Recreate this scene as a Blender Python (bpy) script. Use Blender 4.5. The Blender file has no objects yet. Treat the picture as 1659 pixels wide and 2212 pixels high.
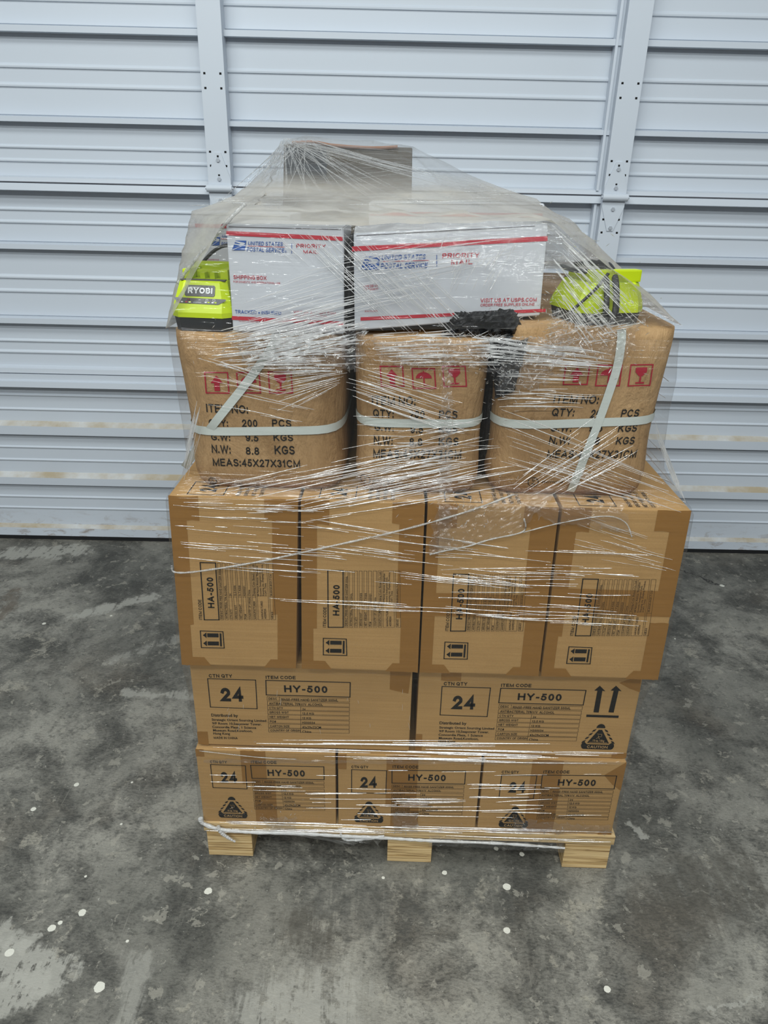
import bpy, bmesh, math, random
from mathutils import Vector, Matrix
random.seed(7)
S = bpy.context.scene
COL = S.collection
# ------------------------------------------------------------------ camera
F = 1534.47
CP = Vector((-.0582, -1.1021, 1.3567))
yaw, pitch, roll = -.01384, .42944, .023065
fw = Vector((math.sin(yaw)*math.cos(pitch), math.cos(yaw)*math.cos(pitch), -math.sin(pitch)))
r0 = Vector((math.cos(yaw), -math.sin(yaw), 0)); u0 = r0.cross(fw)
RT = math.cos(roll)*r0+math.sin(roll)*u0; UP = -math.sin(roll)*r0+math.cos(roll)*u0
cam = bpy.data.cameras.new('camera'); co = bpy.data.objects.new('camera', cam); COL.objects.link(co)
cam.sensor_fit = 'HORIZONTAL'; cam.sensor_width = 36; cam.lens = 36*F/1659; cam.clip_start = .02
M = Matrix((RT, UP, -fw)).transposed().to_4x4(); M.translation = CP; co.matrix_world = M
S.camera = co
# ------------------------------------------------------------------ world, lights, exposure
vs = S.view_settings
vs.view_transform = 'Standard'; vs.look = 'None'; vs.gamma = 1; vs.use_curve_mapping = False
vs.exposure = -0.50
S.cycles.transparent_max_bounces = 20; S.cycles.max_bounces = 6; S.cycles.glossy_bounces = 3; S.cycles.diffuse_bounces = 3
W = bpy.data.worlds.new('warehouse_air'); S.world = W; W.use_nodes = True
bg = W.node_tree.nodes['Background']; bg.inputs[0].default_value = (.80, .88, 1.0, 1); bg.inputs[1].default_value = .21
def area(name, loc, sx, sy, e, aim=(0, .3, 0), col=(.95, 1, .985)):
    l = bpy.data.lights.new(name, 'AREA'); l.shape = 'RECTANGLE'; l.size = sx; l.size_y = sy; l.energy = e; l.color = col
    o = bpy.data.objects.new(name, l); COL.objects.link(o); o.location = loc
    o.rotation_euler = (Vector(aim)-Vector(loc)).to_track_quat('-Z', 'Y').to_euler()
    return o
for lx, ly, le in ((-2.1, -.7, 17), (-.7, -.7, 17), (.7, -.7, 17), (2.1, -.7, 17), (-2.0, -2.3, 21), (-.7, -2.3, 21), (.7, -2.3, 21), (2.0, -2.3, 21), (-1.4, -4.2, 36), (0, -4.2, 36), (1.4, -4.2, 36)):
    area('ceiling_tube_light', (lx, ly, 3.6), 1.2, .12, le*1.2*(1.5 if lx < -1 else .6 if lx > 1 else 1.05), aim=(lx*.35, ly*.3+.2, 0))
# ------------------------------------------------------------------ pixel -> world
def ray(u, v): return (u-829.5)/F*RT-(v-1106)/F*UP+fw
def at(u, v, y):
    d = ray(u, v); return CP+d*((y-CP.y)/d.y)
def atz(u, v, z):
    d = ray(u, v); return CP+d*((z-CP.z)/d.z)
# ------------------------------------------------------------------ helpers
def srgb(r, g, b):
    f = lambda c: (c/255/12.92 if c/255 <= .04045 else ((c/255+.055)/1.055)**2.4)
    return (f(r), f(g), f(b), 1)
def link(name, me, mats=(), parent=None):
    o = bpy.data.objects.new(name, me); COL.objects.link(o)
    for m in mats: me.materials.append(m)
    if parent: o.parent = parent
    return o
def from_data(name, v, f, mats=(), parent=None, smooth=False, mi=None):
    me = bpy.data.meshes.new(name); me.from_pydata([tuple(p) for p in v], [], f); me.update()
    if smooth: me.polygons.foreach_set('use_smooth', [True]*len(me.polygons))
    if mi: me.polygons.foreach_set('material_index', mi)
    return link(name, me, mats, parent)
def from_bm(name, bm, mats=(), parent=None, smooth=False):
    bmesh.ops.recalc_face_normals(bm, faces=bm.faces)
    me = bpy.data.meshes.new(name); bm.to_mesh(me); bm.free()
    if smooth: me.polygons.foreach_set('use_smooth', [True]*len(me.polygons))
    return link(name, me, mats, parent)
def empty(name, loc=(0, 0, 0), rz=0):
    o = bpy.data.objects.new(name, None); COL.objects.link(o); o.location = loc; o.rotation_euler = (0, 0, rz); o.empty_display_size = .05
    return o
def tag(o, label=None, cat=None, group=None, kind=None):
    if label: o['label'] = label
    if cat: o['category'] = cat
    if group: o['group'] = group
    if kind: o['kind'] = kind
    return o
def add_box(bm, x0, x1, y0, y1, z0, z1, bev=0, mi=0):
    vs_ = [bm.verts.new(p) for p in ((x0,y0,z0),(x1,y0,z0),(x1,y1,z0),(x0,y1,z0),(x0,y0,z1),(x1,y0,z1),(x1,y1,z1),(x0,y1,z1))]
    fs = [bm.faces.new([vs_[i] for i in q]) for q in ((0,1,5,4),(1,2,6,5),(2,3,7,6),(3,0,4,7),(4,5,6,7),(3,2,1,0))]
    for f in fs: f.material_index = mi
    if bev:
        es = list({e for f in fs for e in f.edges})
        bmesh.ops.bevel(bm, geom=es, offset=bev, segments=2, profile=.7, affect='EDGES')
    return fs
def tube(pts, r, n=8, closed=False):
    """verts, faces of a tube along a polyline"""
    v, f = [], []
    P = [Vector(p) for p in pts]
    N = len(P)
    for i, p in enumerate(P):
        t = (P[min(i+1, N-1)]-P[max(i-1, 0)]).normalized()
        a = t.cross(Vector((0, 0, 1)))
        if a.length < .05: a = t.cross(Vector((0, 1, 0)))
        a.normalize(); b = t.cross(a)
        rr = r[i] if isinstance(r, (list, tuple)) else r
        for k in range(n):
            th = 2*math.pi*k/n
            v.append(p+a*(rr*math.cos(th))+b*(rr*math.sin(th)))
    for i in range(N-1):
        for k in range(n):
            f.append((i*n+k, i*n+(k+1) % n, (i+1)*n+(k+1) % n, (i+1)*n+k))
    f.append(tuple(range(n))[::-1]); f.append(tuple((N-1)*n+k for k in range(n)))
    return v, f
def spline(pts, n=8):
    P = [Vector(p) for p in pts]; out = []
    for i in range(len(P)-1):
        a, b, c, d = P[max(i-1, 0)], P[i], P[i+1], P[min(i+2, len(P)-1)]
        for k in range(n):
            t = k/n
            out.append(.5*((2*b)+(c-a)*t+(2*a-5*b+4*c-d)*t*t+(3*b-a-3*c+d)*t**3))
    out.append(P[-1]); return out
# ------------------------------------------------------------------ materials
def mat(name, col=(.8,.8,.8,1), rough=.5, metal=0, spec=.5):
    m = bpy.data.materials.new(name); m.use_nodes = True
    b = m.node_tree.nodes['Principled BSDF']
    b.inputs['Base Color'].default_value = col; b.inputs['Roughness'].default_value = rough; b.inputs['Metallic'].default_value = metal
    b.inputs['Specular IOR Level'].default_value = spec
    return m
class NT:
    def __init__(s, m): s.t = m.node_tree; s.n = s.t.nodes; s.l = s.t.links
    def new(s, ty, **k):
        n = s.n.new(ty)
        for a, b in k.items(): setattr(n, a, b)
        return n
    def put(s, a, b): s.l.new(a, b)
    def coord(s, scale=(1,1,1), which='Object', loc=(0,0,0), rot=(0,0,0)):
        c = s.new('ShaderNodeTexCoord'); mp = s.new('ShaderNodeMapping')
        mp.inputs['Scale'].default_value = scale; mp.inputs['Location'].default_value = loc; mp.inputs['Rotation'].default_value = rot
        s.put(c.outputs[which], mp.inputs[0]); return mp.outputs[0]
    def noise(s, vec, scale=5, detail=4, rough=.55, dist=0):
        n = s.new('ShaderNodeTexNoise'); n.inputs['Scale'].default_value = scale; n.inputs['Detail'].default_value = detail
        n.inputs['Roughness'].default_value = rough; n.inputs['Distortion'].default_value = dist
        s.put(vec, n.inputs['Vector']); return n.outputs[0]
    def ramp(s, fac, stops):
        r = s.new('ShaderNodeValToRGB'); e = r.color_ramp.elements
        while len(e) < len(stops): e.new(.5)
        for q, (p, c) in zip(e, stops): q.position = p; q.color = c if hasattr(c, '__len__') else (c, c, c, 1)
        s.put(fac, r.inputs[0]); return r.outputs[0]
    def mix(s, a, b, fac, blend='MIX'):
        x = s.new('ShaderNodeMix', data_type='RGBA', blend_type=blend)
        for src, i in ((fac, 0), (a, 6), (b, 7)):
            if hasattr(src, 'default_value') or hasattr(src, 'links'): s.put(src, x.inputs[i])
            else: x.inputs[i].default_value = src
        return x.outputs[2]
    def math(s, op, a, b=None, clamp=False):
        x = s.new('ShaderNodeMath', operation=op, use_clamp=clamp)
        for src, i in ((a, 0), (b, 1)):
            if src is None: continue
            if hasattr(src, 'links'): s.put(src, x.inputs[i])
            else: x.inputs[i].default_value = src
        return x.outputs[0]
    def bump(s, h, strength=.2, dist=.01):
        b = s.new('ShaderNodeBump'); b.inputs['Strength'].default_value = strength; b.inputs['Distance'].default_value = dist
        s.put(h, b.inputs['Height']); return b.outputs[0]
    @property
    def bsdf(s): return s.n['Principled BSDF']

def card(name, c, c2, rough=.75, streak=(2, 2, 160)):
    m = mat(name, c, rough, 0, .25); t = NT(m)
    fine = t.noise(t.coord((1,1,1)), 420, 3, .7)
    st = t.noise(t.coord(streak), 1.2, 4, .6)
    big = t.noise(t.coord((1,1,1)), 5, 4, .6)
    a = t.mix(c, c2, t.ramp(st, [(.35, 0.0), (.75, .9)]))
    a = t.mix(a, tuple(x*.72 for x in c[:3])+(1,), t.math('MULTIPLY', t.ramp(fine, [(.45, 0.0), (.75, 1.0)]), .45))
    a = t.mix(a, tuple(x*.80 for x in c2[:3])+(1,), t.math('MULTIPLY', t.ramp(big, [(.45, 0.0), (.8, 1.0)]), .5))
    t.put(a, t.bsdf.inputs['Base Color'])
    t.put(t.bump(t.math('ADD', st, t.math('MULTIPLY', fine, .3)), .12, .002), t.bsdf.inputs['Normal'])
    return m
KR = srgb(186, 148, 96); KR2 = srgb(174, 136, 86)
M_card = card('cardboard', KR, KR2)
M_cardb = card('cardboard_outer_wear', srgb(178, 140, 92), srgb(166, 128, 82))
# wrinkled kraft wrap of the upper packs
M_kraft = mat('kraft_wrap', srgb(180, 146, 104), .7, 0, .3); t = NT(M_kraft)
n1 = t.noise(t.coord((1,1,.55)), 16, 6, .62, .6); n2 = t.noise(t.coord((1,1,1)), 300, 2, .6); n3 = t.noise(t.coord((1,1,.25)), 40, 5, .6, 1.2)
a = t.mix(srgb(182, 148, 106), srgb(150, 117, 78), t.ramp(n1, [(.35, 0.0), (.72, 1.0)]))
a = t.mix(a, srgb(120, 90, 58), t.math('MULTIPLY', t.ramp(n2, [(.5, 0.0), (.8, 1.0)]), .35))
t.put(a, t.bsdf.inputs['Base Color'])
t.put(t.bump(t.math('ADD', n1, t.math('MULTIPLY', n3, .5)), .6, .016), t.bsdf.inputs['Normal'])
# brown packing tape
M_tape = mat('brown_packing_tape', srgb(150, 108, 52), .34, 0, .5); t = NT(M_tape)
n = t.noise(t.coord((3,3,60)), 1.5, 4, .6)
t.put(t.mix(srgb(156, 112, 56), srgb(136, 96, 44), n), t.bsdf.inputs['Base Color'])
t.put(t.bump(t.noise(t.coord((1,1,1)), 45, 4, .6), .15, .003), t.bsdf.inputs['Normal'])
M_ink = mat('black_ink', srgb(30, 29, 28), .7, 0, .2)
M_redink = mat('red_ink', srgb(160, 36, 52), .7, 0, .2)
M_red = mat('postal_red', srgb(186, 40, 56), .5)
M_blue = mat('postal_blue', srgb(38, 84, 158), .5)
M_white = mat('white_box_board', srgb(226, 229, 234), .5, 0, .4); t = NT(M_white)
n = t.noise(t.coord((1,1,1)), 9, 4, .6)
t.put(t.mix(srgb(206, 209, 214), srgb(194, 197, 203), n), t.bsdf.inputs['Base Color'])
M_kprint = mat('unprinted_board', KR, .75)
M_strap = mat('woven_white_strap', srgb(200, 206, 200), .45); t = NT(M_strap)
t.put(t.bump(t.noise(t.coord((400, 400, 400)), 1, 2), .3, .0006), t.bsdf.inputs['Normal'])
M_lime = mat('lime_plastic', srgb(196, 218, 10), .38)
M_limed = mat('lime_plastic_recess', srgb(186, 206, 12), .45)
M_blk = mat('black_plastic', srgb(38, 42, 48), .42)
M_grille = mat('dark_grey_grille', srgb(84, 80, 84), .6)
M_label = mat('glossy_black_plate', srgb(18, 20, 24), .25)
M_text = mat('white_lettering', srgb(240, 242, 244), .5)
M_cord = mat('black_rubber', srgb(26, 26, 28), .5)
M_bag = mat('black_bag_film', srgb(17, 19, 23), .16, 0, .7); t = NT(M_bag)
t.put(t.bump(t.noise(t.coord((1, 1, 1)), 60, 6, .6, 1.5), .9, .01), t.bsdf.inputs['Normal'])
# wood
M_wood = mat('laminated_pallet_wood', srgb(214, 180, 124), .7, 0, .3); t = NT(M_wood)
lay = t.noise(t.coord((3, 3, 190)), 1.0, 3, .65, .2); gr = t.noise(t.coord((8, 8, 520)), 1.0, 3, .6)
a = t.mix(srgb(228, 200, 150), srgb(204, 168, 112), t.ramp(lay, [(.38, 0.0), (.62, 1.0)]))
a = t.mix(a, srgb(96, 68, 38), t.math('MULTIPLY', t.ramp(lay, [(.52, 0.0), (.55, 1.0), (.60, 0.0)]), .9))
a = t.mix(a, srgb(150, 112, 66), t.math('MULTIPLY', t.ramp(gr, [(.55, 0.0), (.75, 1.0)]), .6))
t.put(a, t.bsdf.inputs['Base Color']); t.put(t.bump(gr, .3, .002), t.bsdf.inputs['Normal'])
# painted steel door
M_door = mat('painted_steel', srgb(206, 213, 222), .45, 0, .4); t = NT(M_door)
big = t.noise(t.coord((1, 1, 1)), 1.3, 3, .5); scuff = t.noise(t.coord((1, 1, 5)), 7, 6, .68, .4)
a = t.mix(srgb(207, 214, 223), srgb(197, 205, 215), big)
a = t.mix(a, srgb(168, 150, 124), t.math('MULTIPLY', t.ramp(scuff, [(.70, 0.0), (.80, 1.0)]), .35))
sep = t.new('ShaderNodeSeparateXYZ'); t.put(t.coord(), sep.inputs[0])
low = t.math('SUBTRACT', 1.0, t.math('DIVIDE', t.math('SUBTRACT', sep.outputs[2], .03), .10), True)
dirt = t.noise(t.coord((1, 1, 2.2)), 13, 7, .7, .6)
a = t.mix(a, srgb(126, 98, 66), t.math('MULTIPLY', t.math('MULTIPLY', t.ramp(dirt, [(.52, 0.0), (.66, 1.0)]), low), .8))
t.put(a, t.bsdf.inputs['Base Color'])
M_ledge = mat('dusty_ledge', srgb(196, 188, 172), .7); t = NT(M_ledge)
t.put(t.mix(srgb(208, 210, 210), srgb(178, 164, 138), t.ramp(t.noise(t.coord((1, 1, 1)), 6, 5, .65), [(.35, 0.0), (.65, 1.0)])), t.bsdf.inputs['Base Color'])
M_rubber = mat('black_rubber_seal', srgb(22, 22, 24), .7)
M_hole = mat('slot_hole', srgb(14, 14, 15), .9)
M_bolt = mat('painted_bolt', srgb(180, 186, 194), .35, .2)
# concrete floor
M_floor = mat('worn_concrete', srgb(120, 120, 116), .5, 0, .35); t = NT(M_floor)
cv = t.coord((1, 1, 1)); 
wn = t.new('ShaderNodeTexNoise'); wn.inputs['Scale'].default_value = 3.5; wn.inputs['Detail'].default_value = 5; t.put(cv, wn.inputs['Vector'])
wv = t.new('ShaderNodeVectorMath', operation='MULTIPLY_ADD'); t.put(wn.outputs['Color'], wv.inputs[0]); wv.inputs[1].default_value = (.07, .07, 0); t.put(cv, wv.inputs[2]); wc = wv.outputs[0]
bigv = t.noise(wc, 1.7, 6, .62); mid = t.noise(wc, 5.5, 8, .68, .4); fin = t.noise(cv, 38, 8, .7); grit = t.noise(cv, 260, 3, .6)
stroke = t.noise(t.coord((14, 1.6, 1), rot=(0, 0, .62)), 3.2, 6, .7, .8)
a = t.mix(srgb(104, 103, 96), srgb(156, 153, 143), t.ramp(bigv, [(.38, 0.0), (.60, 1.0)]))
a = t.mix(a, srgb(66, 65, 61), t.math('MULTIPLY', t.ramp(mid, [(.44, 0.0), (.62, 1.0)]), .8))
a = t.mix(a, srgb(142, 139, 129), t.math('MULTIPLY', t.ramp(stroke, [(.54, 0.0), (.72, 1.0)]), .38))
a = t.mix(a, srgb(122, 112, 98), t.math('MULTIPLY', t.ramp(t.noise(wc, 2.6, 4, .6), [(.56, 0.0), (.72, 1.0)]), .45))
flake = t.noise(wc, 7.5, 9, .72, .2)
a = t.mix(a, srgb(168, 163, 149), t.math('MULTIPLY', t.ramp(flake, [(.60, 0.0), (.62, 1.0)]), .6))
spk = t.noise(t.coord((1, 2.2, 1), rot=(0, 0, .5)), 90, 6, .75)
a = t.mix(a, srgb(60, 60, 57), t.math('MULTIPLY', t.ramp(fin, [(.53, 0.0), (.66, 1.0)]), .6))
a = t.mix(a, srgb(54, 54, 51), t.math('MULTIPLY', t.math('MULTIPLY', t.ramp(spk, [(.48, 0.0), (.56, 1.0)]), t.ramp(mid, [(.40, .25), (.6, 1.0)])), .6))
scr = t.noise(t.coord((70, 1.1, 1), rot=(0, 0, .95)), 2.0, 5, .7, .5); scr2 = t.noise(t.coord((60, 1.4, 1), rot=(0, 0, -.35)), 2.0, 5, .7, .5)
a = t.mix(a, srgb(170, 167, 156), t.math('MULTIPLY', t.math('ADD', t.ramp(scr, [(.66, 0.0), (.72, 1.0)]), t.ramp(scr2, [(.67, 0.0), (.73, 1.0)])), .40))
a = t.mix(a, srgb(182, 180, 172), t.math('MULTIPLY', t.ramp(fin, [(.26, 1.0), (.38, 0.0)]), .3))
a = t.mix(a, srgb(70, 70, 68), t.math('MULTIPLY', t.ramp(grit, [(.5, 0.0), (.8, 1.0)]), .35))
chip = t.noise(wc, 24, 7, .7, .3); pit = t.noise(cv, 95, 4, .62)
a = t.mix(a, srgb(164, 160, 148), t.math('MULTIPLY', t.ramp(chip, [(.595, 0.0), (.61, 1.0)]), .55))
a = t.mix(a, srgb(52, 52, 49), t.math('MULTIPLY', t.ramp(chip, [(.37, 1.0), (.385, 0.0)]), .42))
a = t.mix(a, srgb(44, 43, 41), t.math('MULTIPLY', t.ramp(pit, [(.66, 0.0), (.68, 1.0)]), .6))
a = t.mix(a, srgb(186, 184, 174), t.math('MULTIPLY', t.ramp(pit, [(.305, 1.0), (.325, 0.0)]), .6))
# bare pale bands and patches worn into the floor, at their places
def dist2seg(p, q):
    """distance of the floor point to the segment p-q"""
    p = Vector((p[0], p[1], 0)); q = Vector((q[0], q[1], 0)); d = q-p; L = d.length
    s1 = t.new('ShaderNodeVectorMath', operation='SUBTRACT'); t.put(wc2, s1.inputs[0]); s1.inputs[1].default_value = p
    s2 = t.new('ShaderNodeVectorMath', operation='DOT_PRODUCT'); t.put(s1.outputs[0], s2.inputs[0]); s2.inputs[1].default_value = d/(L*L)
    h = t.math('ADD', s2.outputs['Value'], 0.0, True)
    s3 = t.new('ShaderNodeVectorMath', operation='SCALE'); s3.inputs[0].default_value = d; t.put(h, s3.inputs['Scale'])
    s4 = t.new('ShaderNodeVectorMath', operation='DISTANCE'); t.put(s1.outputs[0], s4.inputs[0]); t.put(s3.outputs[0], s4.inputs[1])
    return s4.outputs['Value'], h
wv2 = t.new('ShaderNodeVectorMath', operation='MULTIPLY_ADD'); wn2 = t.new('ShaderNodeTexNoise'); wn2.inputs['Scale'].default_value = 11; wn2.inputs['Detail'].default_value = 9; wn2.inputs['Roughness'].default_value = .68; t.put(cv, wn2.inputs['Vector']); t.put(wn2.outputs['Color'], wv2.inputs[0]); wv2.inputs[1].default_value = (.14, .14, 0); t.put(cv, wv2.inputs[2])
off = t.new('ShaderNodeVectorMath', operation='SUBTRACT'); t.put(wv2.outputs[0], off.inputs[0]); off.inputs[1].default_value = (.07, .07, 0); wc2 = off.outputs[0]
def band(a, p, q, w, col, k, soft=.6):
    d, h = dist2seg(p, q)
    m_ = t.math('SUBTRACT', 1.0, t.math('DIVIDE', d, w), True)
    m_ = t.math('MULTIPLY', m_, t.math('ADD', t.math('MULTIPLY', t.math('ADD', fin, stroke), 4.0), -3.35), True)
    m_ = t.ramp(m_, [(.04, 0.0), (.04+soft, 1.0)])
    return t.mix(a, col, t.math('MULTIPLY', m_, k))
def fl(u, v): return atz(u, v, 0)
PALE = srgb(172, 170, 161)
a = band(a, fl(165, 1330), fl(330, 1288), .035, PALE, .8, .3)
a = band(a, fl(245, 1425), fl(430, 1365), .03, PALE, .45, .4)
a = band(a, fl(275, 1492), fl(430, 1506), .022, PALE, .7, .3)
a = band(a, fl(20, 1195), fl(170, 1190), .06, PALE, .8, .25)
a = band(a, fl(0, 2060), fl(120, 2100), .05, PALE, .8, .2)
a = band(a, fl(0, 2160), fl(60, 2140), .05, PALE, .8, .2)
a = band(a, fl(0, 2010), fl(60, 2030), .03, PALE, .7, .2)
a = band(a, fl(560, 2200), fl(720, 2170), .09, PALE, .7, .4)
a = band(a, fl(280, 2180), fl(300, 2080), .04, PALE, .5, .4)
a = band(a, fl(1360, 1775), fl(1385, 1800), .012, PALE, .8, .3)
a = band(a, fl(1540, 2190), fl(1659, 2165), .006, PALE, .6, .3)
a = band(a, fl(1385, 1195), fl(1560, 1265), .005, srgb(44, 42, 40), .9, .2)
a = band(a, fl(0, 1330), fl(30, 1280), .05, srgb(96, 84, 70), .6, .5)
a = band(a, fl(700, 1960), fl(880, 1950), .09, srgb(78, 78, 75), .5, .5)
a = band(a, fl(690, 2040), fl(640, 1990), .06, srgb(80, 76, 68), .55, .5)
a = band(a, fl(1000, 1900), fl(1080, 1960), .05, srgb(82, 82, 78), .5, .5)
a = band(a, fl(1430, 1980), fl(1600, 1900), .12, srgb(82, 78, 70), .55, .5)
# white paint drips
for (u, v, r) in ((178, 1971, .0075), (112, 2005, .007), (130, 1993, .0045), (165, 1695, .006), (72, 1748, .006), (960, 1885, .006), (1095, 1916, .008), (1095, 2010, .0065),
                  (1127, 1845, .006), (1072, 1833, .005), (215, 2132, .010), (450, 1925, .008), (1312, 2137, .006), (20, 2058, .008), (95, 1347, .006), (240, 1330, .004),
                  (285, 1690, .003), (262, 1780, .003), (185, 1893, .003), (275, 2033, .003), (828, 1896, .0035), (1560, 1265, .008), (1458, 1380, .003)):
    p = fl(u, v)
    dn = t.new('ShaderNodeVectorMath', operation='DISTANCE'); t.put(cv, dn.inputs[0]); dn.inputs[1].default_value = (p.x, p.y, 0)
    dd = t.math('ADD', dn.outputs['Value'], t.math('MULTIPLY', t.math('SUBTRACT', fin, .5), r*1.3))
    a = t.mix(a, srgb(222, 220, 208), t.math('LESS_THAN', dd, r))
t.put(a, t.bsdf.inputs['Base Color'])
t.put(t.ramp(mid, [(.3, .36), (.7, .62)]), t.bsdf.inputs['Roughness'])
t.put(t.bump(t.math('ADD', t.math('ADD', fin, mid), t.math('MULTIPLY', spk, .8)), .40, .006), t.bsdf.inputs['Normal'])

# stretch film: clear plastic, thin, with stretched ripples that mirror the lamps
def film(name, haze, stretch, tint=(.86, .85, .82, 1), gl=1.0, bump=.5, rough=.1, rot=(0, 0, 0), hz=None, cap=.22):
    m = bpy.data.materials.new(name); m.use_nodes = True; t = NT(m)
    t.n.remove(t.bsdf); out = t.n['Material Output']
    n1 = t.noise(t.coord(stretch, rot=rot), 1, 3, .62, .6)
    nb = t.bump(n1, bump, .01)
    tr = t.new('ShaderNodeBsdfTransparent')
    df = t.new('ShaderNodeBsdfDiffuse'); df.inputs[0].default_value = tint
    tl = t.new('ShaderNodeBsdfTranslucent'); tl.inputs[0].default_value = tint
    md = t.new('ShaderNodeMixShader'); md.inputs[0].default_value = .4; t.put(df.outputs[0], md.inputs[1]); t.put(tl.outputs[0], md.inputs[2])
    g = t.new('ShaderNodeBsdfGlossy'); g.inputs['Roughness'].default_value = rough; t.put(nb, g.inputs['Normal'])
    fr = t.new('ShaderNodeFresnel'); fr.inputs[0].default_value = 1.5; t.put(nb, fr.inputs['Normal'])
    if haze < .1 or haze > .7: hv = t.new('ShaderNodeValue'); hv.outputs[0].default_value = haze; h = hv.outputs[0]
    else: h = t.ramp(t.noise(t.coord(tuple(x*.4 for x in stretch), rot=rot), 1, 4, .6), [(.3, haze*.55), (.7, min(1, haze*1.4))])
    if hz:
        sx = t.new('ShaderNodeSeparateXYZ'); t.put(t.coord(), sx.inputs[0])
        mr = t.new('ShaderNodeMapRange'); t.put(sx.outputs[2], mr.inputs[0]); mr.inputs[1].default_value = hz[0]; mr.inputs[2].default_value = hz[1]; mr.inputs[3].default_value = 1; mr.inputs[4].default_value = hz[2]
        h = t.math('MULTIPLY', h, mr.outputs[0])
    m1 = t.new('ShaderNodeMixShader'); t.put(h, m1.inputs[0]); t.put(tr.outputs[0], m1.inputs[1]); t.put(md.outputs[0], m1.inputs[2])
    m2 = t.new('ShaderNodeMixShader'); t.put(t.math('MINIMUM', t.math('MULTIPLY', fr.outputs[0], gl, True), cap), m2.inputs[0]); t.put(m1.outputs[0], m2.inputs[1]); t.put(g.outputs[0], m2.inputs[2])
    t.put(m2.outputs[0], out.inputs['Surface'])
    return m
M_film = film('clear_stretch_film', .012, (3, 3, 130), gl=1.0, bump=.30, rough=.12)
M_filmp = film('clear_stretch_film_over_boxes', .03, (9, 9, 90), gl=1.0, bump=.35, rough=.1, rot=(0, .6, 0))
M_filmc = film('hazy_stretch_film', .60, (14, 14, 70), tint=(.66, .62, .55, 1), gl=.7, bump=.3, rough=.16, hz=(1.345, 1.385, .10))
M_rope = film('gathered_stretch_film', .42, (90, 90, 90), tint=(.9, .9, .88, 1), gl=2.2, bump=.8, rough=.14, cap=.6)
M_glint = film('whitened_film_glints', .95, (30, 30, 30), tint=(.98, .98, .98, 1), gl=10.0, bump=.5, rough=.24, cap=.5)  # near-white diffuse colour stands in for highlights on the film folds

# ------------------------------------------------------------------ the setting
v = [(-6, -6, 0), (6, -6, 0), (6, 1.75, 0), (-6, 1.75, 0)]
tag(from_data('floor', v, [(0, 1, 2, 3)], [M_floor]), 'bare worn grey concrete floor with pale patches and paint drips', 'floor', kind='structure')

DX0, DX1 = -4.6, 4.6
door = empty('door_1', (0, 1.542, 0), math.atan(.0195))
tag(door, 'white ribbed steel sectional overhead door behind the pallet', 'door', kind='structure')
def rib(z0, z1, d=.006):
    """a pressed bead between heights z1 (top) and z0, listed from the top down"""
    h = z1-z0; return [(0, z1), (-d*.6, z1-h*.25), (-d, z1-h*.55), (-d*.9, z1-h*.85), (0, z0)]
def lap(z_top, z_face, z_bot, d=.022):
    return [(0, z_top+.003), (.004, z_top+.001), (.004, z_top), (-d, z_face), (-d, z_bot), (.0, z_bot+.0005)]
def section(name, prof, ledges=()):
    v, f, mi = [], [], []
    for (y, z) in prof: v += [(DX0, y, z), (DX1, y, z)]
    for i in range(len(prof)-1):
        f.append((2*i, 2*i+1, 2*i+3, 2*i+2)); zc = (prof[i][1]+prof[i+1][1])/2
        mi.append(1 if any(a <= zc <= b for a, b in ledges) and abs(prof[i][0]-prof[i+1][0]) > .006 else 0)
    n = len(prof)
    v += [(DX0, .03, prof[0][1]), (DX1, .03, prof[0][1]), (DX0, .03, prof[-1][1]), (DX1, .03, prof[-1][1])]
    f += [(0, 1, 2*n+1, 2*n), (2*n-2, 2*n-1, 2*n+3, 2*n+2), (2*n, 2*n+1, 2*n+3, 2*n+2)]; mi += [0, 0, 0]
    return from_data(name, v, f, [M_door, M_ledge], door, mi=mi)
top = [(0, 2.85)]
for z0, z1 in ((2.60, 2.618), (2.535, 2.553), (2.37, 2.388), (2.325, 2.343)): top += rib(z0, z1)
top += lap(2.24, 2.225, 2.205, .032)
for z0, z1 in ((2.13, 2.146), (2.085, 2.101)): top += rib(z0, z1)
top += [(0, 2.04)]
for z0, z1 in ((1.905, 1.921), (1.852, 1.868)): top += rib(z0, z1)
top += lap(1.792, 1.787, 1.770, .032)
for z0, z1 in ((1.675, 1.690), (1.622, 1.637)): top += rib(z0, z1)
top += lap(1.543, 1.538, 1.524, .032)
for z0, z1 in ((1.447, 1.459), (1.406, 1.418)): top += rib(z0, z1)
top += [(0, 1.366), (-.030, 1.360), (-.032, 1.3475), (0, 1.347)]
section('door_section', top)
midp = [(.0, 1.3445), (-.040, 1.342), (-.044, 1.321), (-.036, 1.319), (0, 1.3185)]
for z0, z1 in ((1.256, 1.268), (1.215, 1.227)): midp += rib(z0, z1)
midp += lap(1.155, 1.150, 1.134, .032)
for z0, z1 in ((1.031, 1.047), (.984, .998)): midp += rib(z0, z1)
midp += lap(.902, .898, .880, .032)
for z0, z1 in ((.808, .820), (.766, .779)): midp += rib(z0, z1)
midp += [(0, .722), (-.022, .714), (-.024, .697), (0, .6965)]
section('door_section', midp)
lowp = [(0, .694), (-.030, .6935), (-.030, .6735), (-.031, .6725), (-.031, .6705), (-.042, .669), (-.044, .648), (0, .646)]
for z0, z1 in ((.603, .613), (.547, .557)): lowp += rib(z0, z1, .005)
lowp += [(0, .504), (-.026, .490), (-.026, .456), (0, .4545)]
for z0, z1 in ((.393, .402), (.340, .349)): lowp += rib(z0, z1, .005)
lowp += [(0, .292), (-.024, .276), (-.024, .246), (0, .245)]
for z0, z1 in ((.181, .190), (.132, .140)): lowp += rib(z0, z1, .005)
lowp += [(0, .062), (-.020, .052), (-.022, .018), (0, .018)]
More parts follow.
